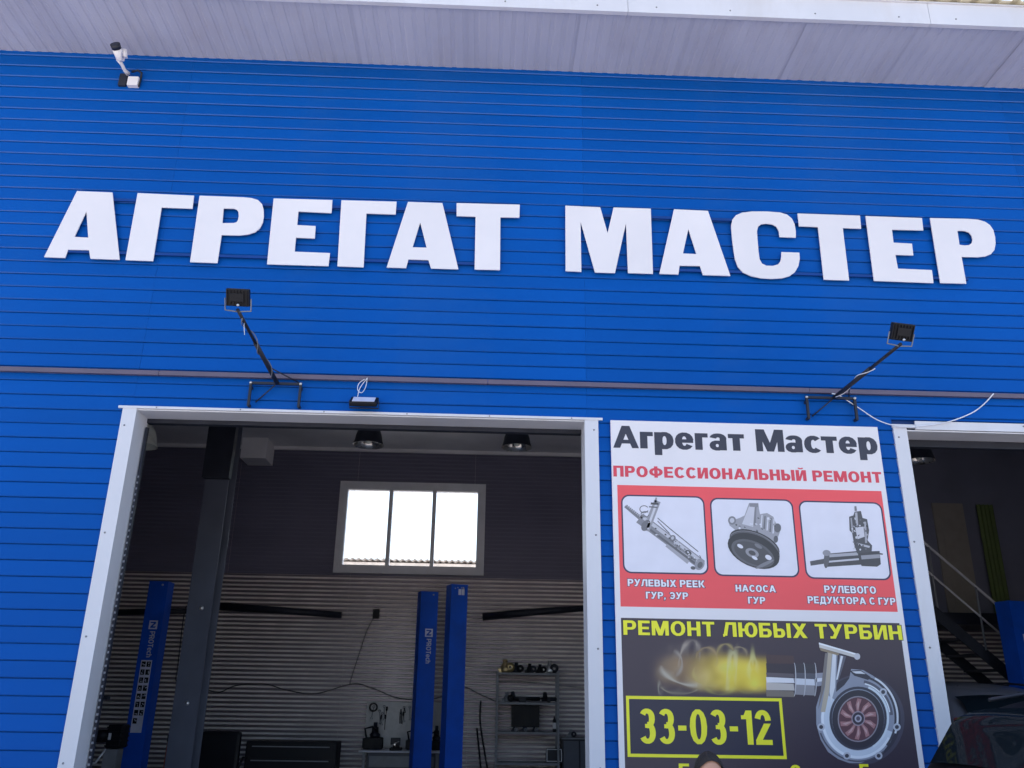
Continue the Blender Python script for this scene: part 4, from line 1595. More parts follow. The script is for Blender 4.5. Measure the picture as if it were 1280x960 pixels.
# workbench
YBn = 8.0
x0, x1 = P(448, 940, YBn).x, P(553, 940, YBn).x
zt = P(485, 938.5, YBn).z
t = thing('workbench', 'pale topped workbench behind the middle lift posts', 'workbench', ((x0+x1)/2, YBn, 0))
b = MB()
b.box(x0, YBn, zt-.03, x1, YBn+.7, zt, bev=.004)
b.build('worktop', 'pale', t)
for u in (x0+.06, x1-.11):
    for v in (YBn+.06, YBn+.6):
        b = MB()
        b.box(u, v, .006, u+.05, v+.05, zt-.03)
        b.build('leg', 'grey', t)
b = MB()
b.box(x0+.15, YBn+.12, .15, x1-.12, YBn+.62, zt-.031)
b.build('drawer_cabinet', 'column', t)
for i in range(3):
    b = MB()
    h0 = .17+i*(zt-.24)/3
    b.box(x0+.17, YBn+.10, h0, x1-.14, YBn+.119, h0+(zt-.24)/3-.02, bev=.004)
    d_ = b.build('drawer', 'grey', t)
# tool panel
YT = 8.78
px0, px1 = P(457, 900, YT).x, P(552, 900, YT).x
pz0, pz1 = P(480, 893, YT).z, P(480, 878, YT).z
pz1 = P(490, 878, YT).z
pz0 = P(490, 935, YT).z
t = thing('tool_board', 'white tool board with hanging tools above the workbench', 'tool board', ((px0+px1)/2, YT, pz0))
b = MB()
b.box(px0, YT, pz0, px1, YT+.03, pz1, bev=.004)
b.build('panel', 'wood', t)
rn = random.Random(21)
for i in range(17):
    u = px0+.1+rn.random()*(px1-px0-.2)
    v = pz1-.06-rn.random()*.18
    L_ = rn.uniform(.07, .22)
    b = MB()
    kind_ = i % 3
    mt = Matrix.Translation((u, YT-.015, v)) @ Matrix.Rotation(rn.uniform(-.15, .15), 4, 'Y')
    if kind_ == 0:      # spanner
        b.box(-.008, -.008, -L_, .008, .008, -.02, mt)
        b.lathe([(.012, -.006), (.024, -.006), (.024, .006), (.012, .006), (.012, -.006)], (0, 0, 0), 10, mt @ Matrix.Rotation(PI/2, 4, 'X'))
        b.box(-.022, -.006, -L_-.03, -.008, .006, -L_, mt)
        b.box(.008, -.006, -L_-.03, .022, .006, -L_, mt)
    elif kind_ == 1:    # screwdriver
        b.lathe([(0, 0), (.016, -.005), (.018, -.06), (.008, -.08), (.005, -.08), (.005, -L_-.06), (0, -L_-.06)], (0, 0, 0), 8, mt)
    else:               # pliers
        b.box(-.02, -.008, -L_, -.006, .008, -.03, mt)
        b.box(.006, -.008, -L_, .02, .008, -.03, mt)
        b.box(-.012, -.01, -.035, .012, .01, .02, mt)
    o = b.build('hand_tool', ('grey', 'black', 'dark')[kind_], t)
b = MB()
c = P(467, 884, YT)
for i in range(3):
    b.lathe([(.05+.01*i, -.01), (.058+.01*i, -.01), (.058+.01*i, .01), (.05+.01*i, .01), (.05+.01*i, -.01)], (0, 0, 0), 16, Matrix.Translation((c.x, YT-.02-.006*i, c.z)) @ Matrix.Rotation(PI/2, 4, 'X'))
b.build('wire_coil', 'black', t)
# vice and clutter on the bench
def on_bench(px, Y=YBn+.25):
    return P(px, 885, Y).x
t = thing('bench_vice', 'black bench vice among parts on the workbench', 'vice', (on_bench(500), YBn+.2, zt))
xv = on_bench(498)
b = MB()
b.box(xv-.10, YBn+.12, zt, xv+.10, YBn+.34, zt+.04, bev=.008)
b.box(xv-.05, YBn+.10, zt+.04, xv+.05, YBn+.36, zt+.15, bev=.012)
b.build('vice_body', 'black', t)
b = MB()
b.box(xv-.08, YBn+.04, zt+.09, xv+.08, YBn+.09, zt+.20, bev=.008)
b.build('jaw', 'dark', t)
b = MB()
b.tube([(xv, YBn-.06, zt+.1), (xv, YBn+.3, zt+.1)], .014)
b.tube([(xv-.09, YBn-.05, zt+.06), (xv+.07, YBn-.05, zt+.15)], .007)
b.build('handle', 'zinc', t)
# heap of gearbox-like parts
def gearbox(px, label, sc=1.0, seed=1):
    rn = random.Random(seed)
    x = on_bench(px)
    y = YBn+.42
    t = thing('machine_part', label, 'machine part', (x, y, zt))
    b = MB()
    b.box(x-.14*sc, y-.1, zt, x+.14*sc, y+.1, zt+.16*sc, bev=.02)
    for i in range(4):
        b.box(x-.15*sc+i*.09*sc, y-.115, zt+.02, x-.13*sc+i*.09*sc, y+.115, zt+.15*sc)
    b.build('casing', 'black', t)
    b = MB()
    b.lathe([(0, .0), (.07*sc, 0), (.08*sc, .05), (.05*sc, .08), (.05*sc, .16), (.03*sc, .17), (.03*sc, .24), (0, .24)], (x+.02, y, zt+.16*sc), 14)
    b.build('flange', 'dark', t)
    b = MB()
    b.tube([(x-.1*sc, y-.05, zt+.15*sc), (x-.13*sc, y-.06, zt+.28*sc), (x-.02*sc, y-.06, zt+.31*sc), (x+.06*sc, y-.04, zt+.24*sc)], .016*sc, 8)
    b.build('pipe', 'black', t)
gearbox(468, 'black machine part at the left end of the workbench', 1.15, 2)
gearbox(520, 'black machine part with upright shaft in front of the tool board', 1.0, 4)
gearbox(545, 'dark machine part at the right end of the workbench', .9, 5)

# shelving unit
YH = 8.3
x0, x1 = P(621, 842, YH).x, P(699, 842, YH).x
t = thing('shelving_unit', 'grey metal shelving unit crowded with parts by the back wall', 'shelf', ((x0+x1)/2, YH, 0))
zs = [P(660, 841, YH).z, P(660, 878, YH).z, P(660, 915, YH).z]
zs += [zs[-1]-(zs[0]-zs[1]), .12]
for u in (x0, x1-.035):
    for v in (YH, YH+.42):
        b = MB()
        b.box(u, v, .006, u+.035, v+.004, zs[0]+.04)
        b.box(u, v+.004, .006, u+.004, v+.035, zs[0]+.04)
        b.build('upright', 'grey', t)
for z in zs:
    b = MB()
    b.box(x0+.004, YH-.002, z-.035, x1-.004, YH+.45, z)
    b.build('shelf_board', 'grey', t)
def clutter(name, label, cat, px, Y, z, parts, mats_, seed=0):
    """a part laid on a shelf: list of lathe/box pieces relative to its base point"""
    x = P(px, 860, Y).x
    t = thing(name, label, cat, (x, Y, z))
    for (nm, fn), mm in zip(parts, mats_):
        b = MB()
        fn(b, x, Y, z)
        b.build(nm, mm, t)
    return t
def pump(sc):
    def body(b, x, y, z):
        b.lathe([(0, 0), (.06*sc, 0), (.07*sc, .03*sc), (.05*sc, .09*sc), (.03*sc, .12*sc), (.03*sc, .16*sc), (0, .16*sc)], (x, y, z), 12)
        b.box(x-.09*sc, y-.04*sc, z, x-.02*sc, y+.04*sc, z+.05*sc, bev=.006)
    def pulley(b, x, y, z):
        b.lathe([(.02*sc, -.02*sc), (.06*sc, -.02*sc), (.045*sc, 0), (.06*sc, .02*sc), (.02*sc, .02*sc)], (0, 0, 0), 14, Matrix.Translation((x+.06*sc, y-.05, z+.065*sc)) @ Matrix.Rotation(PI/2, 4, 'X'))
    return [('body', body), ('pulley', pulley)]
clutter('steering_pump', 'brass coloured pump on the top left of the shelving unit', 'pump', 631, YH+.2, zs[0], pump(1.4), ['brass', 'brass'])
clutter('steering_pump', 'dark pump next to the brass one on the top shelf', 'pump', 645, YH+.2, zs[0], pump(1.1), ['dark', 'black'])
clutter('steering_pump', 'black pump in the middle of the top shelf', 'pump', 662, YH+.2, zs[0], pump(1.0), ['black', 'dark'])
clutter('steering_pump', 'bright metal pump on the top right of the shelving unit', 'pump', 687, YH+.2, zs[0], pump(1.3), ['zinc', 'dark'])
clutter('steering_pump', 'low black pump between the middle and the bright one on the top shelf', 'pump', 675, YH+.2, zs[0], pump(.95), ['black', 'black'])
def rackp(L):
    def tube_(b, x, y, z):
        b.tube([(x-L/2, y, z+.05), (x+L/2, y, z+.06)], .035, 10)
        b.tube([(x+L/2, y, z+.06), (x+L*.62, y, z+.065)], .015, 8)
    def tower(b, x, y, z):
        b.tube([(x-L*.25, y, z+.05), (x-L*.28, y-.03, z+.17)], [.05, .03], 10)
        b.box(x-L*.1, y-.05, z, x+L*.1, y+.05, z+.09, bev=.01)
    return [('rack_tube', tube_), ('valve_tower', tower)]
clutter('steering_rack', 'black steering rack lying on the second shelf', 'steering rack', 653, YH+.15, zs[1], rackp(.62), ['black', 'dark'])
clutter('steering_rack', 'shorter dark steering rack at the right end of the second shelf', 'steering rack', 686, YH+.2, zs[1], rackp(.26), ['dark', 'black'])
clutter('steering_pump', 'small bright pump on the left of the second shelf', 'pump', 634, YH+.1, zs[1], pump(1.0), ['grey', 'black'])
# monitor on the third shelf
xm0, xm1 = P(639, 900, YH+.2).x, P(674, 900, YH+.2).x
t = thing('monitor', 'black computer monitor on the third shelf of the shelving unit', 'monitor', ((xm0+xm1)/2, YH+.2, zs[2]))
b = MB()
b.box(xm0, YH+.16, zs[2]+.07, xm1, YH+.20, zs[1]-.05, bev=.008)
b.build('case', 'black', t)
b = MB()
b.box(xm0+.02, YH+.155, zs[2]+.09, xm1-.02, YH+.1595, zs[1]-.07)
b.build('screen', 'black', t)
b = MB()
b.box((xm0+xm1)/2-.03, YH+.2, zs[2]+.01, (xm0+xm1)/2+.03, YH+.22, zs[2]+.2)
b.lathe([(0, .0), (.12, 0), (.11, .015), (0, .018)], ((xm0+xm1)/2, YH+.2, zs[2]), 16)
b.build('stand', 'black', t)
x = P(693, 905, YH+.2).x
t = thing('spray_bottle', 'slim dark spray bottle with white label beside the monitor', 'bottle', (x, YH+.2, zs[2]))
b = MB()
b.lathe([(0, 0), (.03, 0), (.032, .02), (.032, .19), (.014, .22), (.014, .25), (0, .25)], (x, YH+.2, zs[2]), 14)
b.build('bottle_body', 'black', t)
b = MB()
b.lathe([(.0325, .05), (.0325, .15)], (x, YH+.2, zs[2]), 14)
b.build('bottle_label', 'white', t, fix=False)
for i, px in enumerate((643, 655, 668)):
    clutter('steering_pump', ['small pump in front of the monitor at its left corner', 'small pump in front of the middle of the monitor', 'small pump in front of the monitor at its right corner'][i], 'pump', px, YH+.06, zs[2], pump(.55), ['dark', 'grey'])
# crate and items on the fourth shelf
x = P(692, 950, YH+.2).x
t = thing('plastic_crate', 'white rimmed crate of parts on the lowest visible shelf', 'crate', (x, YH+.2, zs[3]))
b = MB()
w_ = .13
for (a0, b0, a1, b1) in ((-w_, -.12, w_, -.105), (-w_, .105, w_, .12), (-w_, -.105, -w_+.015, .105), (w_-.015, -.105, w_, .105)):
    b.box(x+a0, YH+.2+b0, zs[3], x+a1, YH+.2+b1, zs[3]+.22)
b.box(x-w_, YH+.08, zs[3]+.22, x+w_, YH+.095, zs[3]+.235)
b.build('crate_wall', 'dark', t)
b = MB()
frame_rect(b, x-w_, x+w_, zs[3]+.02, zs[3]+.22, .012, YH+.07, YH+.079)
b.build('rim', 'white', t)
# cabinet right of the shelves
x0, x1 = P(703, 924, YH+.1).x, P(745, 924, YH+.1).x
zc_ = P(715, 924, YH+.1).z
t = thing('metal_cabinet', 'low dark cabinet right of the shelving unit', 'cabinet', ((x0+x1)/2, YH+.1, 0))
b = MB()
b.box(x0, YH+.1, .006, x1, YH+.6, zc_, bev=.006)
b.build('cabinet_body', 'dark', t)
b = MB()
b.box(x0-.015, YH+.08, zc_, x1+.015, YH+.62, zc_+.02)
b.build('cabinet_top', 'grey', t)
for s in (0, 1):
    b = MB()
    u0 = x0+.02+s*(x1-x0)/2
    b.box(u0, YH+.085, .08, u0+(x1-x0)/2-.03, YH+.099, zc_-.03)
    d_ = b.build('door', 'column', t)
clutter('steering_pump', 'small pump standing on the low dark cabinet', 'pump', 713, YH+.3, zc_+.02, pump(.8), ['grey', 'dark'])
# poles left of shelves
for (pa, pb, lab) in (((596, 910), (604, 990), 'thin black rod leaning on the wall left of the shelving unit'),):
    b = MB()
    a, c = P(*pa, YB-.1), P(*pb, YB-.35)
    b.tube([a, c, c+(c-a)*.3], .016, 8)
    o = b.build('rod', 'black')
    tag(o, lab, 'rod')
# orange pry bar
a, c = P(212, 918, 6.3), P(203, 975, 6.0)
t = thing('pry_bar', 'orange bar with black grip leaning behind the steel column', 'bar', (c.x, c.y, 0))
b = MB()
b.tube([P(210.5, 927, 6.3), c, c+(c-a)*.8], .018, 8)
b.build('shaft', 'orange', t)
b = MB()
b.tube([a, P(210.5, 927, 6.3)], .026, 8)
b.build('grip', 'black', t)
# office chair
c = P(275, 935, 6.6)
t = thing('office_chair', 'black padded office chair right of the steel column', 'chair', (c.x, 6.6, 0))
zt_ = P(275, 914, 6.6).z
b = MB()
b.box(c.x-.30, 6.55, zt_-.62, c.x+.30, 6.67, zt_, bev=.05)
b.build('backrest', 'black', t)
b = MB()
b.box(c.x-.28, 6.66, .44, c.x+.28, 7.2, .54, bev=.04)
b.build('seat', 'black', t)
b = MB()
b.tube([(c.x, 6.93, .08), (c.x, 6.93, .44)], .03)
b.box(c.x-.03, 6.62, .5, c.x+.03, 6.68, zt_-.5)
b.build('gas_lift', 'grey', t)
for i in range(5):
    a_ = 2*PI*i/5+.3
    b = MB()
    b.tube([(c.x, 6.93, .12), (c.x+.3*math.cos(a_), 6.93+.3*math.sin(a_), .08)], [.03, .02], 8)
    b.lathe([(0, -.02), (.03, -.02), (.03, .02), (0, .02)], (0, 0, 0), 10, Matrix.Translation((c.x+.3*math.cos(a_), 6.93+.3*math.sin(a_), .036)) @ Matrix.Rotation(PI/2, 4, 'X'))
    b.build('leg', 'black', t)
for s in (-1, 1):
    b = MB()
    b.tube([(c.x+s*.27, 7.1, .5), (c.x+s*.32, 7.05, .72), (c.x+s*.32, 6.75, .74), (c.x+s*.28, 6.66, .60)], .02, 8)
    b.build('armrest', 'black', t)
# dark tool cabinet/table
Yt = 7.0
x0, x1 = P(308, 927, Yt).x, P(421, 927, Yt).x
zt_ = P(360, 927, Yt).z
t = thing('tool_chest', 'wide black tool chest between the office chair and the workbench', 'tool chest', ((x0+x1)/2, Yt, 0))
b = MB()
b.box(x0, Yt, .1, x1, Yt+.5, zt_, bev=.012)
b.build('chest_body', 'black', t)
for i in range(4):
    b = MB()
    h = (zt_-.16)/4
    b.box(x0+.03, Yt-.012, .13+i*h, x1-.03, Yt-.0005, .13+(i+1)*h-.012)
    d_ = b.build('drawer', 'black', t)
    b = MB()
    b.box(x0+.1, Yt-.03, .13+(i+1)*h-.05, x1-.1, Yt-.0125, .13+(i+1)*h-.035)
    b.build('handle', 'grey', d_)
for (u, v) in ((x0+.08, Yt+.08), (x1-.08, Yt+.08), (x0+.08, Yt+.42), (x1-.08, Yt+.42)):
    b = MB()
    b.lathe([(0, -.02), (.045, -.02), (.045, .02), (0, .02)], (0, 0, 0), 12, Matrix.Translation((u, v, .052)) @ Matrix.Rotation(PI/2, 4, 'X'))
    b.build('castor', 'rubber', t)
# compressor / press head on stand by the left jamb
Yk = 4.6
c = P(140, 920, Yk)
t = thing('air_compressor', 'black twin cylinder compressor head on a grey stand by the left jamb', 'compressor', (c.x, Yk, 0))
b = MB()
b.box(c.x-.03, Yk-.1, c.z-.14, c.x+.16, Yk+.14, c.z+.14, bev=.02)
for i in range(5):
    b.box(c.x-.035, Yk-.115, c.z-.12+i*.055, c.x+.165, Yk+.15, c.z-.105+i*.055)
b.build('pump_block', 'black', t)
b = MB()
b.tube([(c.x-.20, Yk-.02, c.z), (c.x-.03, Yk-.02, c.z)], .075, 14)
b.build('cylinder', 'black', t)
for (dx, dz, w_, h_) in ((-.20, .0, .03, .06), (.0, .0, .035, .08)):
    b = MB()
    b.box(c.x+dx, Yk-.118 if dx > -.1 else Yk-.105, c.z+dz-h_/2, c.x+dx+w_, Yk-.095 if dx < -.1 else Yk-.1155, c.z+dz+h_/2)
    b.build('name_plate', 'pale', t)
b = MB()
b.tube([(c.x-.02, Yk-.08, c.z-.15), (c.x-.1, Yk-.12, c.z-.3), (c.x-.2, Yk-.1, c.z-.34)], .014, 8)
b.build('hose', 'pale', t)
b = MB()
b.box(c.x-.04, Yk-.09, .2, c.x+.13, Yk+.12, c.z-.15, bev=.01)
b.lathe([(0, 0), (.12, .02), (.16, .08), (.16, .55), (.12, .62), (0, .64)], (0, 0, 0), 18, Matrix.Translation((c.x-.28, Yk+.02, .32)) @ Matrix.Rotation(PI/2, 4, 'Y'))
b.build('tank', 'grey', t)
for s in (-.18, .28):
    b = MB()
    b.box(c.x+s, Yk-.1, .006, c.x+s+.04, Yk+.14, .2)
    b.build('foot', 'grey', t)
b = MB()
c = P(119, 872, .42)
b.tube(catmull([c, c+Vector((.02, -.01, -.03)), c+Vector((.055, -.01, -.03)), c+Vector((.06, 0, .01))], 5), .012, 8)
b.box(D1L+JW+.003, .40, c.z-.015, c.x+.012, .44, c.z+.015)
o = b.build('wall_hook', 'black')
tag(o, 'small black hook just inside the left jamb', 'hook')

# ------------------------------------------------------------------ right bay: mezzanine room, stairs
YM = 7.4
zl = P(1180, 772, YM).z
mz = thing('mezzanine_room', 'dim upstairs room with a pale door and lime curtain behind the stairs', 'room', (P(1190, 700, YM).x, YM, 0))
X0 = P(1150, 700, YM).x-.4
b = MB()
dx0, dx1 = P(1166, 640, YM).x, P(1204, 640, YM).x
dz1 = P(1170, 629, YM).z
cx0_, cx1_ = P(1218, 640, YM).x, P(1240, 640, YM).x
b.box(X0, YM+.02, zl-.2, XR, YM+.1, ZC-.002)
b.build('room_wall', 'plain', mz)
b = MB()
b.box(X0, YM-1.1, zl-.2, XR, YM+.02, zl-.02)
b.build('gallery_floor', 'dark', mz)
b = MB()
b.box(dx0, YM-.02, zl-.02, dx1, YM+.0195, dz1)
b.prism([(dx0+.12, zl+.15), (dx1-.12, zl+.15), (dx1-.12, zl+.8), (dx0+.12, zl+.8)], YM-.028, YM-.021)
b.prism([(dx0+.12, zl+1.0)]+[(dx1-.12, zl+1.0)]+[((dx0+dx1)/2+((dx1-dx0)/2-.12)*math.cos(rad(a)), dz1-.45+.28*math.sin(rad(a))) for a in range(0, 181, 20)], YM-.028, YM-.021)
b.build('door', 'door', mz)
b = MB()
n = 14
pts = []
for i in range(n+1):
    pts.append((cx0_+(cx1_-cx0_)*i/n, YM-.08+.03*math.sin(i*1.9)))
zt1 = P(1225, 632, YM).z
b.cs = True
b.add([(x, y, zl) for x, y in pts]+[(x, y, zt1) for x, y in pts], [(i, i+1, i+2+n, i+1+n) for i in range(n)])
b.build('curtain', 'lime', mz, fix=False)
# stairs
YSs = 5.6
t = thing('staircase', 'steel staircase with pipe handrails descending right in the right gateway', 'stairs', (P(1190, 760, YSs).x, YSs, 0))
top = P(1172, 775, YSs)
zl2 = zl-.02
sx0 = top.x
run = zl2/ .95
nst = 13
b = MB()
for y in (YSs, YSs+.85):
    b.prism([(sx0, zl2-.2), (sx0+run, 0.0), (sx0+run+.22, 0.0), (sx0, zl2+.02)], y, y+.03)
b.build('stringer', 'dark', t)
for i in range(nst):
    b = MB()
    b.box(sx0+run*i/nst, YSs+.031, zl2-(i+1)*zl2/(nst+1)-.03, sx0+run*i/nst+.27, YSs+.849, zl2-(i+1)*zl2/(nst+1))
    b.build('tread', 'dark', t)
hr = 1.0
for (hh, r_) in ((hr, .02), (hr*.55, .016)):
    b = MB()
    b.tube([(sx0-.9, YSs, zl2+hh*.92), (sx0-.05, YSs, zl2+hh), (sx0+run, YSs, hh)], r_, 8)
    b.build('handrail', 'pale', t)
for f in (0, .2, .4, .6, .8, 1.0):
    b = MB()
    b.tube([(sx0+run*f+.03, YSs, zl2*(1-f)), (sx0+run*f+.03, YSs, zl2*(1-f)+hr-.03)], .016, 8)
    b.build('baluster', 'grey', t)
b = MB()
b.box(sx0-1.2, YSs, zl2-.2, sx0, YM-1.102, zl2)
b.build('landing', 'dark', t)
for (u) in (sx0-1.15,):
    b = MB()
    b.box(u, YSs, .006, u+.08, YSs+.08, zl2-.2)
    b.build('leg', 'dark', t)

# ------------------------------------------------------------------ cars
def car(name, label, cat, body_mat, loc, rotz, zk_=1.2, tz=.72):
    t = thing(name, label, cat, (0, 0, 0))
    # stations: x, half width, z bottom, z belt, half width top, z top
    st = [(0.00, .62, .30, .52, .55, .56), (.10, .76, .22, .64, .66, .68), (.35, .84, .20, .74, .72, .80), (.9, .88, .20, .84, .76, .90), (1.25, .89, .20, .90, .78, .97),
          (1.45, .89, .20, .92, .72, 1.12), (1.75, .89, .20, .93, .64, 1.315), (2.0, .89, .20, .94, .62, 1.42), (2.3, .89, .20, .95, .62, 1.475), (2.7, .89, .20, .96, .62, 1.495), (3.2, .89, .20, .97, .62, 1.475), (3.55, .88, .20, .98, .61, 1.43),
          (3.85, .86, .22, .98, .60, 1.33), (4.05, .83, .24, .96, .62, 1.08), (4.15, .79, .28, .86, .66, .92), (4.2, .70, .34, .72, .6, .76)]
    def ring(s):
        x, w, zb, zk, wt, zt = s
        r = [(x, 0, zb), (x, w*.8, zb), (x, w*.98, zb+.10), (x, w, (zb+zk)/2), (x, w*.975, zk-.03), (x, w*.95, zk), (x, (w*.95*.12+wt*.88), zk+(zt-zk)*.80), (x, wt*.92, zt-.022 if zt-zk > .1 else zt-.01), (x, wt*.55, zt+.010), (x, 0, zt+.02)]
        return r
    rings = [ring(s) for s in st]
    b = MB()
    b.cs = True
    n = len(rings[0])
    full = []
    for r in rings:
        full.append(r+[(x, -y, z) for x, y, z in r[-2:0:-1]])
    nf = len(full[0])
    vs = [v for r in full for v in r]
    fs = []
    for i in range(len(full)-1):
        for k in range(nf):
            fs.append((i*nf+k, i*nf+(k+1) % nf, (i+1)*nf+(k+1) % nf, (i+1)*nf+k))
    fs.append(tuple(range(nf)))
    fs.append(tuple(range((len(full)-1)*nf, len(full)*nf))[::-1])
    b.add(vs, fs)
    o = b.build('body', body_mat, t)
    sm = o.modifiers.new('s', 'SUBSURF')
    sm.levels = 2
    sm.render_levels = 2
    # side windows
    def side(x, f):       # point on the side between belt (f=0) and roof (f=1)
        for a, c in zip(st[:-1], st[1:]):
            if a[0] <= x <= c[0]:
                u = (x-a[0])/(c[0]-a[0])
                s = [a[i]*(1-u)+c[i]*u for i in range(6)]
                break
        x_, w, zb, zk, wt, zt = s
        w0, w1 = w*.95, (w*.95*.12+wt*.88)
        return (w0+(w1-w0)*f, zk+(zt-zk)*.80*f)
    for s in (-1, 1):
        for (xa, xb, fa0, fa1, fb0, fb1) in ((1.62, 2.55, .10, .50, .10, .92), (2.63, 3.45, .10, .92, .10, .90), (3.54, 3.76, .16, .80, .16, .50)):
            b = MB()
            b.cs = True
            nn = 8
            rows_ = []
            for i in range(nn+1):
                u = i/nn
                x = xa+(xb-xa)*u
                top_f = .92 if xa < 2 else fa1+(fb1-fa1)*u
                if xa < 2:
                    top_f = min(.94, .18+u*2.2)
                lo, hi = side(x, fa0), side(x, max(fa0+.02, top_f))
                for j in range(4):
                    f = j/3
                    y = lo[0]+(hi[0]-lo[0])*f+.004
                    z = lo[1]+(hi[1]-lo[1])*f
                    rows_.append((x, s*y, z))
            b.add(rows_, [(i*4+j, (i+1)*4+j, (i+1)*4+j+1, i*4+j+1) for i in range(nn) for j in range(3)])
            b.build('side_window', 'carglass_o', t, fix=False)
        if tz < .9:
            b = MB()
            rows_ = []
            for i in range(9):
                x = 3.02+.62*i/8
                for f in (.50-.05*i/8, .585):
                    q_ = side(x, f)
                    rows_.append((x, s*(q_[0]+.008), q_[1]))
            b.add(rows_, [(i*2, i*2+2, i*2+3, i*2+1) for i in range(8)])
            b.build('window_tint_strip', 'teal', t, fix=False)
    # windscreen and rear window
    for nm, (xa, xb) in (('windscreen', (1.40, 2.02)), ('rear_window', (3.72, 4.02))):
        b = MB()
        b.cs = True
        nn = 6
        vv = []
        for i in range(nn+1):
            x = xa+(xb-xa)*i/nn
            for a, c in zip(st[:-1], st[1:]):
                if a[0] <= x <= c[0]:
                    u = (x-a[0])/(c[0]-a[0])
                    wt = a[4]*(1-u)+c[4]*u
                    zt = a[5]*(1-u)+c[5]*u
                    break
            for j in range(9):
                y = -1+2*j/8
                vv.append((x-(.012 if nm == 'windscreen' else -.012), y*wt*.86, zt+.022-.018*abs(y)**2.5))
        b.add(vv, [(i*9+j, (i+1)*9+j, (i+1)*9+j+1, i*9+j+1) for i in range(nn) for j in range(8)])
        b.build(nm, 'carglass_o', t, fix=False)
    # roof rail
    for s in (-1, 1):
        b = MB()
        b.tube([(2.05, s*.60, 1.43), (2.4, s*.60, 1.492), (2.8, s*.60, 1.502), (3.3, s*.59, 1.475), (3.6, s*.58, 1.43)], .010, 6)
        b.build('roof_rail', 'dark', t)
        b = MB()
        b.box(.03, s*.62-.14, .58, .16, s*.62+.12, .68, bev=.03)
        b.build('headlight', 'frost', t)
        b = MB()
        if tz > .9:
            b.box(3.88, s*.60-.055, tz-.04, 4.02, s*.60+.055, tz+.12, bev=.02)
        else:
            b.box(3.98, s*.66-.08, tz, 4.16, s*.66+.12, tz+.2, bev=.03)
        b.build('tail_light', 'red', t)
        b = MB()
        b.box(1.62, s*.98-.09, .98, 1.74, s*.98+.06, 1.10, bev=.03)
        b.build('wing_mirror', body_mat, t)
        for x in (.75, 3.35):
            w_ = bpy.data.objects.new('wheel', None)
            C.objects.link(w_)
            w_.parent = t
            mt = Matrix.Translation((x, s*.80, .31)) @ Matrix.Rotation(PI/2, 4, 'X')
            b = MB()
            b.lathe([(.19, -.10), (.28, -.105), (.31, -.08), (.315, 0), (.31, .08), (.28, .105), (.19, .10)], (0, 0, 0), 28, mt)
            b.build('tyre', 'rubber', w_)
            b = MB()
            b.lathe([(.19, -.10), (.17, -.06), (.17, .06), (.19, .10)], (0, 0, 0), 28, mt)
            for k in range(7):
                b.box(.03, -.02, -.075, .18, .02, .075, mt @ Matrix.Rotation(2*PI*k/7, 4, 'Z'))
            b.lathe([(0, -.08), (.045, -.08), (.045, .08), (0, .08)], (0, 0, 0), 14, mt)
            b.build('rim', 'rim', w_)
    b = MB()
    b.box(4.18, -.26, .62, 4.215, .26, .73, bev=.004)
    b.build('number_plate', 'white', t)
    for ch in list(t.children):
        if ch.type == 'MESH':
            for v in ch.data.vertices:
                v.co = Vector((v.co.x*1.08, v.co.y*1.05, v.co.z*zk_))
        for g in ch.children:
            for v in g.data.vertices:
                v.co = Vector(((v.co.x-(.75 if v.co.x < 2 else 3.35))*1.12+(.75 if v.co.x < 2 else 3.35)*1.08, v.co.y*1.05, v.co.z*1.14))
    t.location = loc
    t.rotation_euler = (0, 0, rotz)
    return t
mg = mat('dark_car_glass', (.006, .010, .014), .3, nscale=1, nvar=.2, rvar=.02, spec=0, coat=.12)
M['carglass_o'] = mg
cpt = P(1217, 955, -4.9)
near_car = car('parked_car', 'black car roof and side window at the bottom right corner', 'car', 'carblack', (5.03+2.1, -2.36, 0.0), rad(180))
tl = P(1194, 905, 1.6)
inner = car('parked_car', 'grey car with red tail light parked inside the right gateway', 'car', 'cargrey', (tl.x+.70, 1.6+4.25, 0.006), -PI/2, 1.27, 1.10)

# ------------------------------------------------------------------ shed seen through the window
Ysh = 30
zw = P(500, 697, Ysh).z
xa, xb = P(300, 697, Ysh).x-6, P(720, 697, Ysh).x+6
shed = thing('neighbour_shed', 'pale shed with wavy slate roof edge seen through the back window', 'building', ((xa+xb)/2, Ysh, 0))
b = MB()
b.box(xa, Ysh+.5, 0, xb, Ysh+8, zw-.15)
b.build('wall', 'shed', shed)
b = MB()
b.cs = True
nn = int((xb-xa)/.035)
vv = []
for i in range(nn+1):
    x = xa+(xb-xa)*i/nn
    z = .035*math.cos(2*PI*x/.27)
    vv += [(x, Ysh, zw-.06+z), (x, Ysh+9, zw+.5+z), (x, Ysh, zw-.10+z), (x, Ysh+9, zw+.46+z)]
b.add(vv, [(i*4, i*4+4, i*4+5, i*4+1) for i in range(nn)]+[(i*4+2, i*4+3, i*4+7, i*4+6) for i in range(nn)]+[(i*4, i*4+2, i*4+6, i*4+4) for i in range(nn)])
b.build('wavy_roof', 'slate', shed, fix=False)
b = MB()
b.box(xa, Ysh+.44, zw-.45, xb, Ysh+.499, zw-.16)
b.build('eaves_board', 'shed', shed)

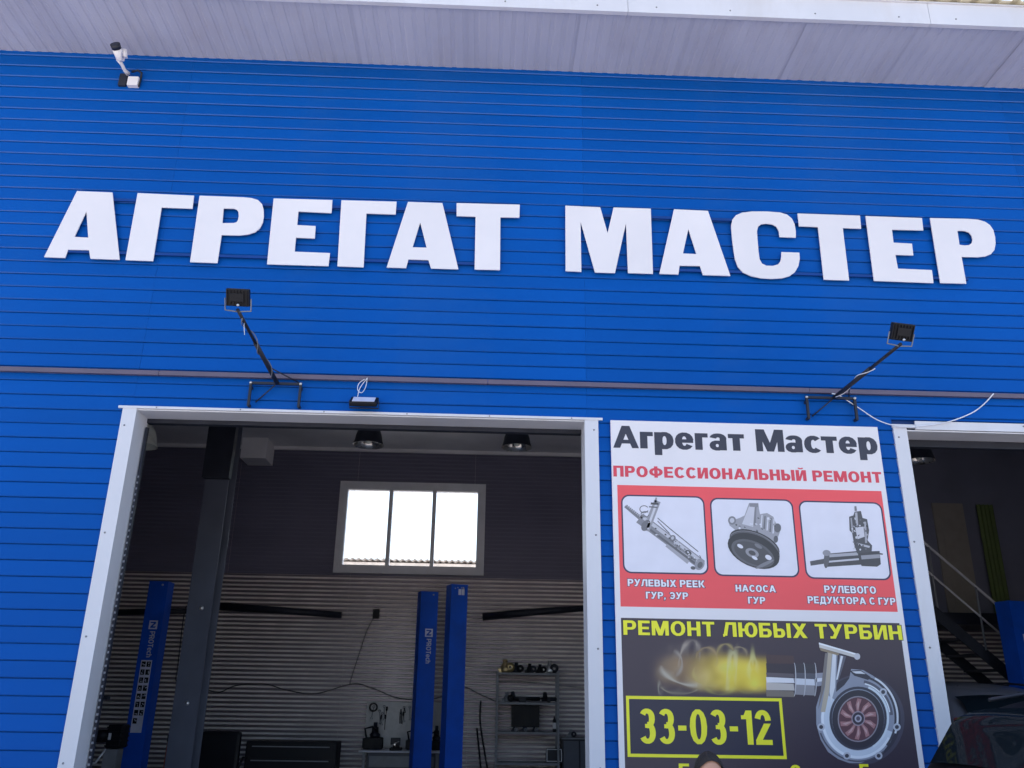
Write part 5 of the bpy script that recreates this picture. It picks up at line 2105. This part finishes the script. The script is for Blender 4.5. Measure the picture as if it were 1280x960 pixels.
# ------------------------------------------------------------------ seated person below the poster
hc = P(888, 943, -2.3)
HX, HY, HZ = hc.x, -2.25, hc.z
person = thing('person', 'person with short dark hair in front of the poster at the bottom edge', 'person', (HX, HY, 0))
def skinned(name, nodes, edges, material, root=0, sub=2):
    me = bpy.data.meshes.new(name)
    off = wpos(person)
    me.from_pydata([tuple(Vector(n[0])-off) for n in nodes], edges, [])
    o = obj(name, me, person)
    me.materials.append(M[material])
    sk = o.modifiers.new('skin', 'SKIN')
    sk.use_smooth_shade = True
    for i, n in enumerate(nodes):
        sv = me.skin_vertices[0].data[i]
        r = n[1]
        sv.radius = r if isinstance(r, tuple) else (r, r)
        sv.use_root = (i == root)
    ss = o.modifiers.new('sub', 'SUBSURF')
    ss.levels = sub
    ss.render_levels = sub
    return o
seat = HZ-.84
x, y = HX, HY
def V_(dx, dy, z): return (x+dx, y+dy, z)
chin = HZ-.235
nodes = [(V_(0, .05, seat+.10), (.16, .12)), (V_(0, .04, seat+.28), (.14, .105)), (V_(0, .03, seat+.44), (.165, .11)), (V_(0, .02, seat+.545), (.10, .075)), (V_(0, .0, chin+.0), (.052, .055)), (V_(0, -.01, chin+.07), (.055, .06)),
         (V_(-.17, .02, seat+.53), .062), (V_(-.25, -.06, seat+.28), .046), (V_(-.17, -.28, seat+.16), .034), (V_(-.13, -.36, seat+.155), (.042, .02)),
         (V_(.17, .02, seat+.53), .062), (V_(.25, -.06, seat+.28), .046), (V_(.17, -.28, seat+.16), .034), (V_(.13, -.36, seat+.155), (.042, .02)),
         (V_(-.10, -.02, seat+.06), .095), (V_(-.15, -.42, seat+.08), .066), (V_(-.15, -.46, .10), .042), (V_(-.15, -.50, .05), .04), (V_(-.16, -.64, .035), .034),
         (V_(.10, -.02, seat+.06), .095), (V_(.15, -.42, seat+.08), .066), (V_(.15, -.46, .10), .042), (V_(.15, -.50, .05), .04), (V_(.16, -.64, .035), .034)]
edges = [(0, 1), (1, 2), (2, 3), (3, 4), (4, 5), (3, 6), (6, 7), (7, 8), (8, 9), (3, 10), (10, 11), (11, 12), (12, 13), (0, 14), (14, 15), (15, 16), (16, 17), (17, 18), (0, 19), (19, 20), (20, 21), (21, 22), (22, 23)]
# fingers on the knees
for s, w_ in ((-1, 9), (1, 13)):
    base = Vector(nodes[w_][0])
    for i, (dx, L_) in enumerate(((-.032, .055), (-.011, .066), (.011, .062), (.030, .048))):
        a = len(nodes)
        nodes.append((tuple(base+Vector((dx, -.045, .0))), .0095))
        nodes.append((tuple(base+Vector((dx*1.1, -.045-L_*.55, -.006))), .0088))
        nodes.append((tuple(base+Vector((dx*1.15, -.045-L_, -.030))), .0078))
        edges += [(w_, a), (a, a+1), (a+1, a+2)]
    a = len(nodes)
    nodes.append((tuple(base+Vector((-s*.045, .0, -.004))), .011))
    nodes.append((tuple(base+Vector((-s*.060, -.035, -.016))), .009))
    edges += [(w_, a), (a, a+1)]
skinned('body', nodes, edges, 'skin')
# head
def head_mesh():
    b = MB()
    b.cs = True
    nu, nv = 28, 20
    vs = []
    for j in range(nv+1):
        th = PI*j/nv
        for i in range(nu):
            ph = 2*PI*i/nu
            dx, dy, dz = math.sin(th)*math.sin(ph), -math.sin(th)*math.cos(ph), math.cos(th)
            rx, ry, rz = .076, .095, .118
            if dz < 0:
                k = 1+dz*.32
                rx *= k
                if dy > 0:
                    ry *= 1+dz*.35
            X, Yv, Z = dx*rx, dy*ry, dz*rz
            f = max(0, -dy)
            # nose, brow, eye hollows, lips, chin
            Yv -= .022*f*math.exp(-(X/.012)**2-((Z+.018)/.020)**2)
            Yv -= .006*f*math.exp(-((Z-.022)/.010)**2)*math.exp(-(X/.05)**2)
            Yv += .010*f*(math.exp(-((X-.030)/.014)**2)+math.exp(-((X+.030)/.014)**2))*math.exp(-((Z-.004)/.011)**2)
            Yv -= .007*f*math.exp(-(X/.022)**2-((Z+.052)/.009)**2)
            Yv -= .008*f*math.exp(-(X/.022)**2-((Z+.095)/.014)**2)
            vs.append((HX+X, HY+Yv, HZ-.118+Z))
    fs = []
    for j in range(nv):
        for i in range(nu):
            fs.append((j*nu+i, (j+1)*nu+i, (j+1)*nu+(i+1) % nu, j*nu+(i+1) % nu))
    b.add(vs, fs)
    for s in (-1, 1):
        b.lathe([(0, -.008), (.018, -.008), (.022, 0), (.016, .006), (0, .002)], (0, 0, 0), 12, Matrix.Translation((HX+s*.078, HY+.008, HZ-.122)) @ Matrix.Rotation(s*PI/2, 4, 'Y') @ Matrix.Scale(1.5, 4, (1, 0, 0)))
    return b
head_mesh().build('head', 'skin', person, fix=False)
for s in (-1, 1):
    b = MB()
    b.lathe([(0, .011), (.008, .008), (.0115, 0), (.008, -.008), (0, -.011)], (HX+s*.030, HY-.074, HZ-.114), 12)
    e = b.build('eye', 'white', person)
    b = MB()
    b.lathe([(0, -.001), (.005, 0)], (0, 0, 0), 10, Matrix.Translation((HX+s*.030, HY-.0862, HZ-.114)) @ Matrix.Rotation(-PI/2, 4, 'X'))
    b.build('iris', 'black', e)
b = MB()
b.box(HX-.02, HY-.0985, HZ-.172, HX+.02, HY-.090, HZ-.168, bev=.0015)
b.build('mouth', 'red', person)
# hair cap
b = MB()
b.cs = True
nu, nv = 36, 14
vs = []
rn = random.Random(9)
for j in range(nv+1):
    for i in range(nu):
        ph = 2*PI*i/nu
        front = max(0, math.cos(ph))
        lim = rad(112)-rad(64)*front**.7
        th = lim*j/nv
        k = 1.10+rn.uniform(-.02, .03)
        dx, dy, dz = math.sin(th)*math.sin(ph), -math.sin(th)*math.cos(ph), math.cos(th)
        vs.append((HX+dx*.076*k*1.03, HY+dy*.095*k+.004, HZ-.118+dz*.118*k))
fs = []
for j in range(nv):
    for i in range(nu):
        fs.append((j*nu+i, (j+1)*nu+i, (j+1)*nu+(i+1) % nu, j*nu+(i+1) % nu))
b.add(vs, fs)
b.build('hair', 'hair', person, fix=False)
# clothes
sh = [(nodes[0][0], (.172, .132)), (nodes[1][0], (.155, .12)), (nodes[2][0], (.178, .125)), (nodes[3][0], (.112, .09)), (nodes[6][0], .076), (V_(-.23, -.03, seat+.36), .062), (nodes[10][0], .076), (V_(.23, -.03, seat+.36), .062)]
skinned('shirt', sh, [(0, 1), (1, 2), (2, 3), (3, 4), (4, 5), (3, 6), (6, 7)], 'shirt')
tz = [(V_(0, .05, seat+.08), (.17, .13)), (nodes[14][0], .108), (nodes[15][0], .080), (V_(-.15, -.455, .16), .058), (nodes[19][0], .108), (nodes[20][0], .080), (V_(.15, -.455, .16), .058)]
skinned('trousers', tz, [(0, 1), (1, 2), (2, 3), (0, 4), (4, 5), (5, 6)], 'jeans')
for s in (-1, 1):
    skinned('shoe', [(V_(s*.15, -.46, .07), (.05, .05)), (V_(s*.155, -.55, .05), (.046, .04)), (V_(s*.16, -.66, .042), (.04, .032))], [(0, 1), (1, 2)], 'black')
t = thing('stool', 'low wooden stool under the seated person', 'stool', (HX, HY+.05, 0))
b = MB()
b.box(HX-.2, HY-.12, seat-.05, HX+.2, HY+.22, seat-.01, bev=.01)
b.build('seat', 'wood', t)
for (u, v) in ((-.17, -.09), (.13, -.09), (-.17, .15), (.13, .15)):
    b = MB()
    b.box(HX+u, HY+v, 0, HX+u+.04, HY+v+.04, seat-.05)
    b.build('leg', 'wood', t)
